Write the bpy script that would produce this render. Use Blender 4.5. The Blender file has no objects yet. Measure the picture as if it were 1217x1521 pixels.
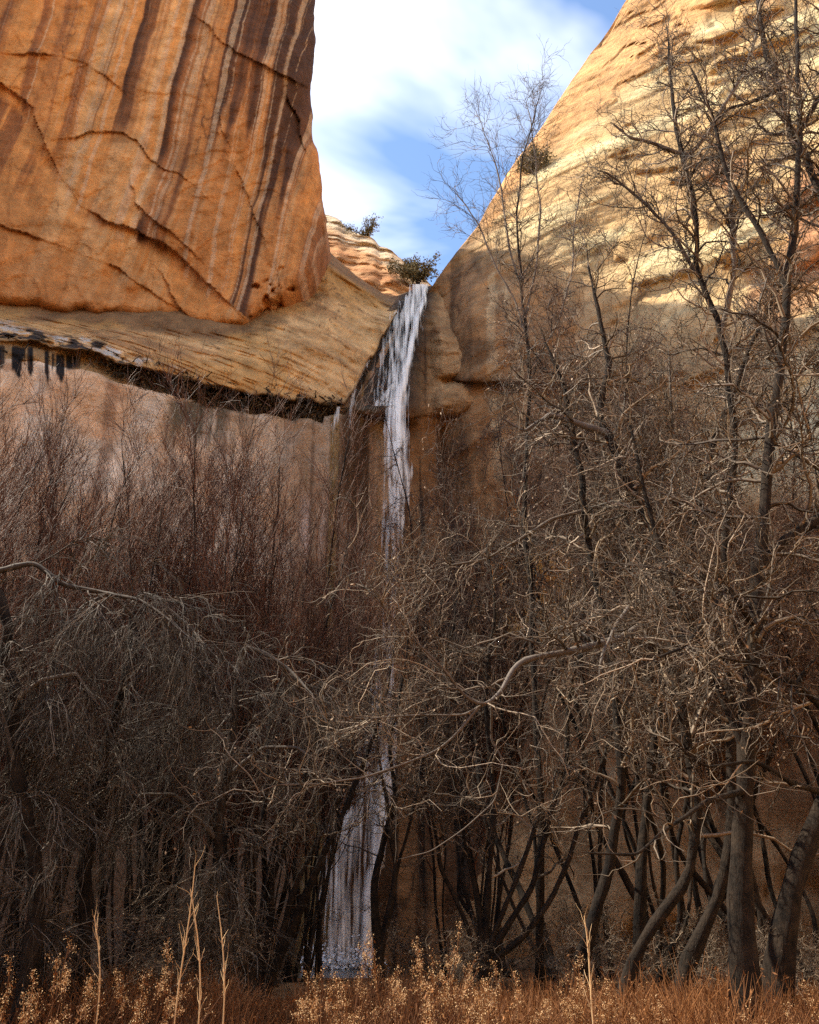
import bpy, math, random
import numpy as np
from mathutils import Vector

# ------------------------------------------------------------------ camera, sky, sun, exposure
SC = bpy.context.scene
COL = SC.collection
F = 1300.0; CU, CV = 608.5, 760.5; EYE = 1.6
PITCH = math.radians(25.1)
SP, CP = math.sin(PITCH), math.cos(PITCH)
cam = bpy.data.cameras.new('camera'); cam_o = bpy.data.objects.new('camera', cam); COL.objects.link(cam_o)
cam.sensor_fit = 'VERTICAL'; cam.sensor_height = 24; cam.lens = 24 * F / 1521
cam.clip_end = 3000; cam.clip_start = 0.1
cam_o.location = (0, 0, EYE); cam_o.rotation_euler = (math.pi / 2 + PITCH, 0, 0)
SC.camera = cam_o

SUN_DIR = Vector((-0.61, 0.12, 0.78)).normalized()          # towards the sun
elev = math.asin(SUN_DIR.z); azim = math.atan2(SUN_DIR.x, SUN_DIR.y)
world = bpy.data.worlds.new('World'); SC.world = world; world.use_nodes = True
wn = world.node_tree; wn.nodes.clear()
def N(t, typ, **kw):
    n = t.nodes.new(typ)
    for k, v in kw.items(): setattr(n, k, v)
    return n
out = N(wn, 'ShaderNodeOutputWorld'); bg = N(wn, 'ShaderNodeBackground')
sky = N(wn, 'ShaderNodeTexSky', sky_type='NISHITA', sun_disc=False)
sky.sun_elevation = elev; sky.sun_rotation = azim; sky.altitude = 1700; sky.air_density = 1.3; sky.dust_density = 0.3; sky.ozone_density = 2.0
# thin clouds on a flat layer high above the canyon
tc = N(wn, 'ShaderNodeTexCoord'); sep = N(wn, 'ShaderNodeSeparateXYZ'); wn.links.new(tc.outputs['Generated'], sep.inputs[0])
zc = N(wn, 'ShaderNodeMath', operation='MAXIMUM'); wn.links.new(sep.outputs[2], zc.inputs[0]); zc.inputs[1].default_value = 0.08
dx = N(wn, 'ShaderNodeMath', operation='DIVIDE'); wn.links.new(sep.outputs[0], dx.inputs[0]); wn.links.new(zc.outputs[0], dx.inputs[1])
dy = N(wn, 'ShaderNodeMath', operation='DIVIDE'); wn.links.new(sep.outputs[1], dy.inputs[0]); wn.links.new(zc.outputs[0], dy.inputs[1])
cmb = N(wn, 'ShaderNodeCombineXYZ'); wn.links.new(dx.outputs[0], cmb.inputs[0]); wn.links.new(dy.outputs[0], cmb.inputs[1])
cmap = N(wn, 'ShaderNodeMapping'); cmap.inputs['Location'].default_value = (2.990, -2.981, 0.0); cmap.inputs['Rotation'].default_value = (0, 0, 0.5); cmap.inputs['Scale'].default_value = (1.0, 1.5, 1)
wn.links.new(cmb.outputs[0], cmap.inputs[0])
cno = N(wn, 'ShaderNodeTexNoise'); cno.inputs['Scale'].default_value = 1.7; cno.inputs['Detail'].default_value = 5; cno.inputs['Roughness'].default_value = 0.5; cno.inputs['Distortion'].default_value = 0.35
wn.links.new(cmap.outputs[0], cno.inputs[0])
crp = N(wn, 'ShaderNodeValToRGB'); crp.color_ramp.elements[0].position = 0.47; crp.color_ramp.elements[0].color = (0.0, 0.0, 0.0, 1)
crp.color_ramp.elements[1].position = 0.80; crp.color_ramp.elements[1].color = (1, 1, 1, 1)
wn.links.new(cno.outputs[0], crp.inputs[0])
cmx = N(wn, 'ShaderNodeMix', data_type='RGBA'); wn.links.new(crp.outputs[0], cmx.inputs['Factor'])
wn.links.new(sky.outputs[0], cmx.inputs['A']); cmx.inputs['B'].default_value = (7.5, 7.5, 7.5, 1)
wn.links.new(cmx.outputs['Result'], bg.inputs[0]); bg.inputs[1].default_value = 0.10
wn.links.new(bg.outputs[0], out.inputs[0])
sun = bpy.data.lights.new('sun', 'SUN'); sun.energy = 3.0; sun.angle = math.radians(0.53); sun.color = (1.0, 0.90, 0.74)
sun_o = bpy.data.objects.new('sun', sun); COL.objects.link(sun_o)
sun_o.rotation_euler = SUN_DIR.to_track_quat('Z', 'Y').to_euler(); sun_o.location = (-60, 20, 90)
vs = SC.view_settings; vs.view_transform = 'Standard'; vs.look = 'None'; vs.gamma = 1; vs.use_curve_mapping = False
vs.exposure = 1.6
SC.cycles.max_bounces = 8; SC.cycles.diffuse_bounces = 4; SC.cycles.transparent_max_bounces = 24
SC.cycles.use_denoising = False; SC.cycles.denoiser = 'OPENIMAGEDENOISE'; SC.cycles.denoising_prefilter = 'ACCURATE'

# ------------------------------------------------------------------ helpers
rng = np.random.default_rng(7)
def ray(u, v):
    u = np.asarray(u, float); v = np.asarray(v, float)
    x = (u - CU) / F; y = (CV - v) / F
    return np.stack(np.broadcast_arrays(x, CP - y * SP, SP + y * CP), -1)
def P(u, v, Y):                       # the point seen at photo pixel (u, v) that is Y metres up the canyon
    d = ray(u, v); t = np.asarray(Y, float) / d[..., 1]
    return d * t[..., None] + np.array([0, 0, EYE])
def v_of(Y, z):                       # photo row of height z at distance Y
    k = (np.asarray(z, float) - EYE) / np.asarray(Y, float)
    return CV - F * (k * CP - SP) / (CP + k * SP)
def project(p):
    q = np.asarray(p) - np.array([0, 0, EYE]); dep = q[..., 1] * CP + q[..., 2] * SP
    return CU + F * q[..., 0] / dep, CV - F * (q[..., 2] * CP - q[..., 1] * SP) / dep
def interp(xs, pts):
    a = np.asarray(pts, float); return np.interp(xs, a[:, 0], a[:, 1])
def sstep(a, b, x):
    t = np.clip((x - a) / (b - a), 0, 1); return t * t * (3 - 2 * t)
def _hash(i, j, k, seed):
    h = (i * 374761393 + j * 668265263 + k * 2147483647 + seed * 1274126177) & 0xFFFFFFFF
    h = ((h ^ (h >> 13)) * 1274126177) & 0xFFFFFFFF
    return ((h ^ (h >> 16)) & 0xFFFF) / 32767.5 - 1.0
def vnoise(p, seed=0):
    p = np.asarray(p, float); f = np.floor(p); i = f.astype(np.int64) + 10000; w = p - f; w = w * w * w * (w * (w * 6 - 15) + 10)
    r = 0
    for a in (0, 1):
        wa = w[..., 0] if a else 1 - w[..., 0]
        for b in (0, 1):
            wb = w[..., 1] if b else 1 - w[..., 1]
            for c in (0, 1):
                wc = w[..., 2] if c else 1 - w[..., 2]
                r = r + wa * wb * wc * _hash(i[..., 0] + a, i[..., 1] + b, i[..., 2] + c, seed)
    return r
def fbm(p, freq=1.0, octaves=5, seed=0, gain=0.5):
    p = np.asarray(p, float) * np.asarray(freq, float); r = 0; amp = 1; tot = 0
    for o in range(octaves):
        r = r + amp * vnoise(p * (2.03 ** o) + 17.3 * o, seed + o); tot += amp; amp *= gain
    return r / tot * 1.6
def shells(q, n):                     # broken, step-like relief from a smooth noise
    q = q * n; f = np.floor(q); return (f + sstep(0.78, 1.0, q - f)) / n
def cracks(p, freq, seed, w=0.05):    # thin wandering lines
    return np.exp(-(np.abs(fbm(p, freq, 4, seed)) / w) ** 2)
def poly_dist(u, v, pts):             # distance to a pixel polyline and which side (+ = right-hand / below when going right)
    pts = np.asarray(pts, float); best = np.full(u.shape, 1e9); side = np.zeros(u.shape)
    for a, b in zip(pts[:-1], pts[1:]):
        e = b - a; L = e @ e + 1e-9
        t = np.clip(((u - a[0]) * e[0] + (v - a[1]) * e[1]) / L, 0, 1)
        ddx = u - a[0] - t * e[0]; ddy = v - a[1] - t * e[1]; d = np.hypot(ddx, ddy)
        s = e[0] * ddy - e[1] * ddx
        m = d < best; best = np.where(m, d, best); side = np.where(m, s, side)
    return best, np.sign(side)
def make_mesh(name, verts, faces, attrs=None, smooth=True):
    verts = np.ascontiguousarray(verts, np.float32).reshape(-1, 3); faces = np.ascontiguousarray(faces, np.int32)
    me = bpy.data.meshes.new(name); n, k = faces.shape
    me.vertices.add(len(verts)); me.vertices.foreach_set('co', verts.ravel())
    me.loops.add(n * k); me.loops.foreach_set('vertex_index', faces.ravel())
    me.polygons.add(n); me.polygons.foreach_set('loop_start', np.arange(0, n * k, k, dtype=np.int32))
    if smooth: me.polygons.foreach_set('use_smooth', np.ones(n, bool))
    for an, (typ, data) in (attrs or {}).items():
        at = me.attributes.new(an, typ, 'POINT')
        data = np.ascontiguousarray(data, np.float32)
        at.data.foreach_set('color' if typ == 'FLOAT_COLOR' else 'value', data.ravel())
    me.update(calc_edges=True); me.validate()
    return me
def add(name, me, mat=None, parent=None, **props):
    o = bpy.data.objects.new(name, me); COL.objects.link(o)
    if mat is not None and me is not None:
        me.materials.clear(); me.materials.append(mat)
    if parent is not None: o.parent = parent
    for k, v in props.items(): o[k] = v
    return o
def grid_faces(nr, nc, flip=False):
    i = np.arange(nr * nc).reshape(nr, nc)
    f = np.stack([i[:-1, :-1], i[:-1, 1:], i[1:, 1:], i[1:, :-1]], -1).reshape(-1, 4)
    return f[:, ::-1] if flip else f
def rgba(c): return np.concatenate([np.clip(c, 0.002, 1), np.ones(c.shape[:-1] + (1,))], -1)
def mixc(c, col, m): return c * (1 - m[..., None]) + np.asarray(col, float) * m[..., None]
def copy_tree(o, parent=None):
    c = o.copy(); COL.objects.link(c); c.parent = parent
    for ch in list(o.children): copy_tree(ch, c)
    return c

# ------------------------------------------------------------------ materials
def new_mat(name):
    m = bpy.data.materials.new(name); m.use_nodes = True; t = m.node_tree
    return m, t, t.nodes['Principled BSDF']
def rock_material():
    m, t, b = new_mat('sandstone'); L = t.links.new
    at = N(t, 'ShaderNodeAttribute', attribute_name='col')
    tc = N(t, 'ShaderNodeTexCoord')
    n1 = N(t, 'ShaderNodeTexNoise'); n1.inputs['Scale'].default_value = 1.3; n1.inputs['Detail'].default_value = 10; n1.inputs['Roughness'].default_value = 0.65
    L(tc.outputs['Object'], n1.inputs[0])
    mp = N(t, 'ShaderNodeMapping'); mp.inputs['Scale'].default_value = (0.9, 0.9, 2.0); mp.inputs['Rotation'].default_value = (0.1, 0.12, 0); L(tc.outputs['Object'], mp.inputs[0])
    n2 = N(t, 'ShaderNodeTexNoise'); n2.inputs['Scale'].default_value = 1.0; n2.inputs['Detail'].default_value = 8; n2.inputs['Roughness'].default_value = 0.6
    L(mp.outputs[0], n2.inputs[0])
    n3 = N(t, 'ShaderNodeTexNoise'); n3.inputs['Scale'].default_value = 9.0; n3.inputs['Detail'].default_value = 6; L(tc.outputs['Object'], n3.inputs[0])
    r = N(t, 'ShaderNodeMapRange'); r.inputs['From Min'].default_value = 0.3; r.inputs['From Max'].default_value = 0.7; r.inputs['To Min'].default_value = 0.62; r.inputs['To Max'].default_value = 1.32; L(n1.outputs[0], r.inputs[0])
    mul = N(t, 'ShaderNodeMix', data_type='RGBA', blend_type='MULTIPLY'); mul.inputs['Factor'].default_value = 1
    L(at.outputs['Color'], mul.inputs['A']); L(r.outputs[0], mul.inputs['B']); L(mul.outputs['Result'], b.inputs['Base Color'])
    b.inputs['Roughness'].default_value = 0.88; b.inputs['Specular IOR Level'].default_value = 0.25
    a1 = N(t, 'ShaderNodeMath', operation='ADD'); L(n1.outputs[0], a1.inputs[0]); L(n2.outputs[0], a1.inputs[1])
    a2 = N(t, 'ShaderNodeMath', operation='MULTIPLY_ADD'); L(n3.outputs[0], a2.inputs[0]); a2.inputs[1].default_value = 0.3; L(a1.outputs[0], a2.inputs[2])
    bp = N(t, 'ShaderNodeBump'); bp.inputs['Strength'].default_value = 0.6; bp.inputs['Distance'].default_value = 0.4; L(a2.outputs[0], bp.inputs['Height']); L(bp.outputs[0], b.inputs['Normal'])
    return m
def tone_material(name, c0, c1, rough=0.8, bump=0.0, scale=30.0, contrast=0.6):
    m, t, b = new_mat(name); L = t.links.new
    at = N(t, 'ShaderNodeAttribute', attribute_name='tone')
    tc = N(t, 'ShaderNodeTexCoord'); n1 = N(t, 'ShaderNodeTexNoise'); n1.inputs['Scale'].default_value = scale * 0.2; n1.inputs['Roughness'].default_value = 0.65; n1.inputs['Detail'].default_value = 5; L(tc.outputs['Object'], n1.inputs[0])
    s = N(t, 'ShaderNodeMath', operation='MULTIPLY_ADD', use_clamp=True); L(n1.outputs[0], s.inputs[0]); s.inputs[1].default_value = contrast
    s0 = N(t, 'ShaderNodeMath', operation='SUBTRACT'); L(at.outputs['Fac'], s0.inputs[0]); s0.inputs[1].default_value = contrast / 2; L(s0.outputs[0], s.inputs[2])
    mx = N(t, 'ShaderNodeMix', data_type='RGBA'); L(s.outputs[0], mx.inputs['Factor']); mx.inputs['A'].default_value = (*c0, 1); mx.inputs['B'].default_value = (*c1, 1)
    L(mx.outputs['Result'], b.inputs['Base Color']); b.inputs['Roughness'].default_value = rough; b.inputs['Specular IOR Level'].default_value = 0.3
    if bump:
        mp = N(t, 'ShaderNodeMapping'); mp.inputs['Scale'].default_value = (1, 1, 0.25); L(tc.outputs['Object'], mp.inputs[0])
        n2 = N(t, 'ShaderNodeTexNoise'); n2.inputs['Scale'].default_value = scale; n2.inputs['Detail'].default_value = 6; n2.inputs['Roughness'].default_value = 0.7; L(mp.outputs[0], n2.inputs[0])
        bp = N(t, 'ShaderNodeBump'); bp.inputs['Strength'].default_value = 0.9; bp.inputs['Distance'].default_value = bump; L(n2.outputs[0], bp.inputs['Height']); L(bp.outputs[0], b.inputs['Normal'])
    return m
ROCK = rock_material()
BARK = tone_material('dark_bark', (0.006, 0.004, 0.003), (0.062, 0.042, 0.027), 0.95, 0.05, 30, 2.2)
PALE = tone_material('pale_grey_bark', (0.08, 0.06, 0.045), (0.32, 0.27, 0.225), 0.75, 0.006, 40)
TWIG = tone_material('brown_twig', (0.013, 0.0075, 0.0045), (0.42, 0.32, 0.225), 0.7)
REDTWIG = tone_material('red_twig', (0.032, 0.011, 0.0055), (0.25, 0.10, 0.05), 0.6)
GREYTWIG = tone_material('grey_twig', (0.014, 0.009, 0.0055), (0.32, 0.265, 0.21), 0.75)
DRYLEAF = tone_material('dry_leaf', (0.16, 0.085, 0.04), (0.55, 0.40, 0.27), 0.8)
STRAW = tone_material('dry_grass', (0.085, 0.030, 0.010), (0.36, 0.155, 0.05), 0.8)
PLUME = tone_material('seed_plume', (0.42, 0.22, 0.08), (0.80, 0.56, 0.31), 0.9)
BROWNTWIG = tone_material('russet_twig', (0.026, 0.011, 0.006), (0.34, 0.19, 0.11), 0.7)
MOSS = tone_material('hanging_moss', (0.025, 0.018, 0.010), (0.17, 0.10, 0.04), 0.95)
SAGE = tone_material('sage', (0.10, 0.085, 0.04), (0.30, 0.25, 0.13), 0.9)

# ------------------------------------------------------------------ the canyon walls
def grid_obj(name, G, col, flip, label, cat='cliff', extra=None):
    nr, nc = G.shape[:2]
    me = make_mesh(name, G, grid_faces(nr, nc, flip), {'col': ('FLOAT_COLOR', rgba(col).reshape(-1, 4))})
    return add(name, me, ROCK, kind='structure', label=label, category=cat)
def push(G, d):                       # move points d metres towards the eye
    r = G - np.array([0, 0, EYE]); L = np.linalg.norm(r, axis=-1, keepdims=True)
    return G - r / L * d[..., None]
def catmull_rows(rows, ns):           # rows: list of (nc,3); ns: subdivisions per gap
    rows = [2 * rows[0] - rows[1]] + list(rows) + [2 * rows[-1] - rows[-2]]
    res = []
    for k, n in enumerate(ns):
        p0, p1, p2, p3 = rows[k:k + 4]
        for t in np.arange(n) / n:
            # half-way between linear and Catmull-Rom keeps edges crisp
            c = 0.5 * (2 * p1 + (p2 - p0) * t + (2 * p0 - 5 * p1 + 4 * p2 - p3) * t * t + (3 * p1 - p0 - 3 * p2 + p3) * t ** 3)
            l = p1 * (1 - t) + p2 * t
            res.append(0.4 * c + 0.6 * l)
    res.append(rows[-2]); return np.stack(res)

# --- the great streaked wall on the left -------------------------------------------------
def left_cliff():
    nc, nr = 380, 330
    a = np.linspace(0, 1, nc) ** 0.85
    ub = -260 + a * (487 + 260)
    bot = np.array([(-260, 425), (0, 455), (60, 462), (130, 468), (200, 470), (260, 476), (300, 486), (340, 492), (372, 488), (395, 466), (425, 448), (445, 430), (468, 405), (480, 382), (487, 345)], float)
    vb = np.interp(ub, bot[:, 0], bot[:, 1]); vb += fbm(np.stack([ub * 0.05, ub * 0, ub * 0], -1), 1, 4, 3) * 5
    edge = np.array([(-210, 455), (-100, 464), (0, 468), (60, 470), (110, 464), (150, 462), (200, 466), (250, 474), (290, 480), (345, 487)], float)
    b = np.linspace(0, 1, nr)[:, None]                         # 0 bottom .. 1 top
    v = vb[None, :] + (-150 - vb[None, :]) * b
    e = np.interp(v, edge[:, 0], edge[:, 1])                    # right silhouette for that row
    e = e + fbm(np.stack([v * 0, v * 0.03, v * 0], -1), 1, 4, 9) * 3
    frac = (ub[None, :] + 260) / (487 + 260)
    u = -260 + frac * (np.where(v > 345, 487, e) + 260)
    d = ray(u, v)
    # overhanging plane   Y + k (z-29.6) - m (X+8.3) = 37
    k, mm = 0.145, 0.131
    t = (37 + k * (29.6 - EYE) + mm * 8.3) / (d[..., 1] + k * d[..., 2] - mm * d[..., 0])
    G = d * t[..., None] + np.array([0, 0, EYE])
    # rounding at the nose and along the lower edge
    q = np.clip((e - u) / 60.0, 0, 1); q = np.where(v > 345, np.clip((487 - u + (v - 345) * 0.3) / 60, 0, 1), q)
    dep = -3.2 * (1 - np.sqrt(1 - (1 - q) ** 2 * 0.999))
    dep += 1.2 * fbm(G, 0.07, 4, 21)
    dep += 0.30 * fbm(G, (0.35, 0.35, 0.10), 5, 22) + 0.10 * fbm(G, (1.2, 1.2, 0.25), 4, 23)
    dep += 0.55 * shells(fbm(G, (0.11, 0.11, 0.09), 5, 24), 5) + 0.2 * shells(fbm(G, (0.4, 0.4, 0.22), 4, 25), 4)
    wob = 9 * fbm(G, 0.3, 6, 77, 0.6); wob2 = 9 * fbm(G, 0.3, 6, 78, 0.6); brk = 0.15 + 0.85 * sstep(-0.35, 0.35, fbm(G, 0.28, 3, 79))
    def scar(pts, depth, L, sgn=1):
        dd, ss = poly_dist(u + wob, v + wob2, pts)
        return np.where(ss * sgn > 0, depth * np.exp(-dd / L) * brk, 0)
    S1 = [(-260, 60), (0, 120), (41, 156), (55, 190), (74, 234), (123, 304), (172, 337), (215, 350), (246, 365), (287, 402), (330, 440)]
    below1, side1 = poly_dist(u + wob, v + wob, S1); low = np.where(side1 > 0, 1.0, 0.0)
    dep -= scar(S1, 0.6, 120)
    dep += scar([(160, 200), (185, 198), (205, 205), (225, 232), (250, 250)], 0.9, 14, -1)
    dep -= scar([(160, 200), (185, 198), (205, 205), (225, 232), (250, 250)], 0.8, 40, 1)
    dep -= scar([(-100, 320), (0, 337), (80, 362), (160, 394), (200, 420)], 0.4, 60, 1)
    dep += scar([(300, 30), (335, 58), (370, 82), (420, 110), (470, 140)], 0.35, 30, -1)
    dep += scar([(296, 60), (305, 110), (335, 200), (370, 290), (385, 330)], 0.35, 25, -1)
    dep += scar([(30, 76), (90, 80), (140, 100), (170, 125)], 0.3, 18, -1)
    dep += scar([(90, 175), (105, 215), (135, 230)], 0.4, 16, 1)
    dep += scar([(196, 280), (200, 305), (235, 330), (275, 365)], 0.4, 20, -1)
    dep -= scar([(250, 430), (262, 455), (275, 470)], 0.4, 20, 1)
    dep -= scar([(430, 150), (445, 200), (455, 220)], 0.4, 25, 1)
    pock = fbm(G, 1.6, 3, 31); dep -= 0.6 * sstep(0.62, 0.95, pock) * sstep(380, 430, v) * sstep(330, 400, u)
    low2, _ = poly_dist(u, v, np.stack([ub, vb], -1)[::6])
    dep -= 1.3 * np.exp(-(low2 / 9.0) ** 1.5) + 0.0
    G = push(G, dep)
    # colours: bare orange sandstone under streaks of desert varnish that run down the fall line
    s = G[..., 0] - 0.13 * (G[..., 2] - 30) + 0.12 * fbm(G, (0.3, 0.3, 0.3), 3, 61)
    def line1(f, seed, zf=0.012, o=4):
        return fbm(np.stack([s * f, s * 0, G[..., 2] * zf * f], -1), 1, o, seed, 0.6)
    st = line1(0.75, 41); st2 = line1(2.6, 42, 0.01); st3 = line1(0.28, 43, 0.03, 3)
    c = np.zeros(G.shape) + np.array([0.66, 0.27, 0.075])
    c = mixc(c, (0.72, 0.38, 0.15), sstep(0.05, 0.5, line1(1.5, 44)) * 0.8)
    reach = sstep(-0.5, 0.3, fbm(np.stack([s * 1.3, s * 0, G[..., 2] * 0.06], -1), 1, 3, 47))   # a streak starts and ends somewhere
    varn = sstep(-0.28, 0.22, st + 0.3 * st2) * (0.35 + 0.65 * reach)
    varn = np.maximum(varn, 0.8 * sstep(0.3, 0.6, st2) * reach)
    upright = sstep(300, 420, u + (150 - v) * 0.5)              # heavily varnished nose
    varn = np.clip(varn + 0.55 * upright * sstep(-0.5, 0.3, st3 + 0.5 * st2), 0, 1)
    nostreak = low * sstep(6, 22, below1)
    varn *= 1 - 0.88 * nostreak
    lf = nostreak * sstep(75, 40, u) * sstep(320, 250, v)
    varn = np.maximum(varn, lf * sstep(-0.1, 0.35, fbm(np.stack([(u * 0.85 + v * 0.4) * 0.09, v * 0, v * 0], -1), 1, 3, 66)))
    bare = sstep(60, 25, np.hypot((u - 175) * 0.75, (v - 265) * 0.7))       # fresh face under the arch
    varn *= 1 - 0.85 * bare
    c = mixc(c, (0.29, 0.10, 0.035), varn * 0.88)
    c = mixc(c, (0.055, 0.024, 0.014), sstep(0.50, 0.95, varn * (0.75 + 0.5 * st3) + 0.18 * st2) * 0.9)
    blk = sstep(415, 440, u + wob) * sstep(135, 95, v + 0.35 * (440 - u) + wob); blk = np.maximum(blk, sstep(345, 360, u + wob) * sstep(75, 55, v - 0.4 * (u - 350) + wob) * 0.8)
    c = mixc(c, (0.075, 0.035, 0.022), blk * (0.55 + 0.3 * sstep(-0.3, 0.3, st2)))
    red = nostreak * sstep(0, 140, below1); c = mixc(c, (0.52, 0.21, 0.065), red * 0.6)
    pale = sstep(0.35, 0.55, line1(3.6, 51, 0.004)) * (1 - nostreak); c = mixc(c, (0.66, 0.42, 0.24), pale * 0.55)
    c *= (1 + 0.16 * fbm(G, 0.5, 5, 52))[..., None]
    c = mixc(c, (0.07, 0.03, 0.018), cracks(G, (0.35, 0.35, 0.22), 57, 0.014) * sstep(0.15, 0.5, fbm(G, 0.3, 3, 58)) * 0.75)
    # carry the wall back over the rim so that it is a solid mesa
    top = G[-1]; back = []
    for st_, up in ((1.5, 1.0), (5, 1.8), (12, 2.2), (30, 2.5), (70, 2.5)):
        q = top.copy(); q[:, 1] += st_; q[:, 2] = q[:, 2] * 0 + top[:, 2].mean() * 0.4 + top[:, 2] * 0.6 + up; q[:, 0] -= st_ * 0.55; back.append(q)
    under = G[0].copy(); under[:, 1] += 3.5; under[:, 2] += 0.6
    side = G[:, -1].copy()
    G2 = np.concatenate([under[None], G, np.stack(back)]); c2 = np.concatenate([c[:1], c, np.repeat(c[-1:], 5, 0)])
    # side return behind the nose
    sides = []; cs = []
    for st_ in (0.8, 2.2, 5, 10, 20, 45):
        q = G2[:, -1].copy(); q[:, 1] += st_; q[:, 0] -= 0.25 + st_ * 0.55; sides.append(q); cs.append(c2[:, -1])
    G2 = np.concatenate([G2, np.stack(sides, 1)], 1); c2 = np.concatenate([c2, np.stack(cs, 1)], 1)
    grid_obj('cliff', G2, c2, False, 'towering overhanging orange sandstone wall with dark vertical streaks left of the waterfall')
left_cliff()

# --- ledge band, mossy seam and pale wall beneath it -------------------------------------
def lower_wall():
    nc = 420; U = np.linspace(-300, 590, nc)
    def rail(vp, yp): return P(U, interp(U, vp), interp(U, yp))
    sv = [(-300, 440), (0, 500), (120, 520), (200, 540), (250, 557), (330, 574), (400, 586), (470, 596), (505, 600), (525, 585), (545, 545), (565, 500), (590, 470)]
    sy = [(-300, 27.2), (0, 31.7), (250, 34.6), (400, 36.3), (505, 37.6), (540, 39.0), (590, 41.2)]
    top = rail([(-300, 330), (0, 400), (370, 420), (440, 380), (487, 372), (530, 410), (575, 440), (590, 446)], [(-300, 34.5), (0, 38.5), (370, 40.5), (487, 44), (575, 45.5), (590, 45.5)])
    con = rail([(-300, 405), (0, 466), (200, 481), (300, 494), (372, 494), (440, 440), (487, 400), (530, 425), (575, 452), (590, 452)], [(-300, 31.5), (0, 35.0), (372, 37.5), (440, 39), (487, 40.5), (575, 43.0), (590, 43.2)])
    mid = (con * 0.45 + rail(sv, sy) * 0.55); mid = push(mid, np.full(nc, 0.55))
    rough = np.clip((U - 470) / 60, 0, 1) * 9 * fbm(np.stack([U * 0.07, U * 0, U * 0], -1), 1, 4, 190) + 4 * fbm(np.stack([U * 0.035, U * 0, U * 0], -1), 1, 4, 191)
    sv = [(a, interp(a, sv) + b) for a, b in zip(U, rough)]
    seam = rail(sv, sy)
    sv2 = [(a, b + 7) for a, b in sv]; sg = lambda a: np.interp(a, [-300, 60, 260], [0.15, 0.3, 1.0]); sy2 = [(a, interp(a, sy) + 1.3 * sg(a)) for a in U]
    rec = rail(sv2, sy2)
    sv3 = [(a, b + (30 if a < 480 else 20)) for a, b in sv]; sy3 = [(a, interp(a, sy) + 0.9 * sg(a)) for a in U]
    rec2 = rail(sv3, sy3)
    lip = rail([(a, b + (36 if a < 480 else 26)) for a, b in sv], [(a, b + 0.15) for a, b in sy])
    low = rail([(a, b + 160) for a, b in sv], [(a, b + 0.7) for a, b in sy])
    yb = interp(U, sy) + 1.4
    foot = P(U, v_of(yb, 0), yb); foot[:, 2] = -1.0; foot[:, 0] = low[:, 0]
    talus = foot.copy(); talus[:, 1] -= 3.0; talus[:, 2] = -1.2
    G = catmull_rows([top, con, mid, seam, rec, rec2, lip, low, foot], [10, 40, 44, 10, 14, 8, 70, 60])
    u, v = project(G)
    rows = np.arange(G.shape[0])[:, None] + 0 * u
    slope = sstep(5, 12, rows) * sstep(96, 90, rows)
    seamz = sstep(90, 97, rows) * sstep(124, 116, rows)
    wall = sstep(118, 126, rows)
    bed = fbm(np.stack([G[..., 0] * 0.12, G[..., 1] * 0.12, G[..., 2] * 1.3 + G[..., 0] * 0.42], -1), 1, 5, 102)
    bedf = fbm(np.stack([G[..., 0] * 0.25, G[..., 1] * 0.2, G[..., 2] * 4 + G[..., 0] * 1.6], -1), 1, 3, 103)
    d = 0.5 * fbm(G, 0.18, 4, 101) + slope * (0.3 * shells(bed, 3) + 0.05 * bedf + 0.2 * fbm(G, 0.9, 4, 119)) - 1.3 * np.exp(-((u - 455) / 40) ** 2 - ((v - 440) / 28) ** 2) + wall * (0.35 * fbm(G, (0.5, 0.5, 0.2), 4, 105))
    d += seamz * 0.45 * fbm(G, 1.1, 4, 104)
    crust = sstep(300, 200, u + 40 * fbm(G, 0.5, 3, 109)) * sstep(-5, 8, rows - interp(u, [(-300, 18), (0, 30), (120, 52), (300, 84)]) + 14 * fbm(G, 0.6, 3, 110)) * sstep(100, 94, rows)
    d += crust * 0.35 * fbm(G, 1.4, 4, 111)
    G = push(G, d)
    c = np.zeros(G.shape) + np.array([0.70, 0.42, 0.18])
    c = mixc(c, (0.50, 0.26, 0.10), sstep(-0.1, 0.5, bed) * 0.7 * slope)
    c = mixc(c, (0.30, 0.15, 0.065), sstep(0.3, 0.7, bedf + 0.4 * bed) * 0.6 * slope)
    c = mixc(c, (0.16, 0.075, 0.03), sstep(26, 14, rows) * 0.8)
    c = mixc(c, (0.62, 0.33, 0.10), sstep(0.1, 0.6, fbm(G, 0.25, 3, 118)) * slope * 0.6)
    c = mixc(c, (0.10, 0.05, 0.025), cracks(np.stack([G[..., 0] * 0.35, G[..., 1] * 0.3, G[..., 2] * 0.9 + G[..., 0] * 0.3], -1), 1, 140, 0.03) * sstep(-0.1, 0.4, fbm(G, 0.25, 3, 141)) * 0.8 * slope)
    c = mixc(c, (0.12, 0.06, 0.03), np.exp(-((u - 450) / 48) ** 2 - ((v - 438) / 24) ** 2) * sstep(-0.6, 0.2, fbm(G, 0.8, 4, 142)) * 0.85)  # recess under the nose: its shade is painted into the rock colour
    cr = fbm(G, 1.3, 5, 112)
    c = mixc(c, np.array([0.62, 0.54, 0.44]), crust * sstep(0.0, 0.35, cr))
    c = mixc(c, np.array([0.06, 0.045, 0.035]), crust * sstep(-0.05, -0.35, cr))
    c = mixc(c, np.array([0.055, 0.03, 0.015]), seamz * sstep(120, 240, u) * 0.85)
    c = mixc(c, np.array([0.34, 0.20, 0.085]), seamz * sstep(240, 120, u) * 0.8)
    # lower wall
    s = G[..., 0]
    def drip(f, seed, zf=0.02, o=4): return fbm(np.stack([s * f, s * 0, G[..., 2] * zf * f], -1), 1, o, seed, 0.6)
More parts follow.
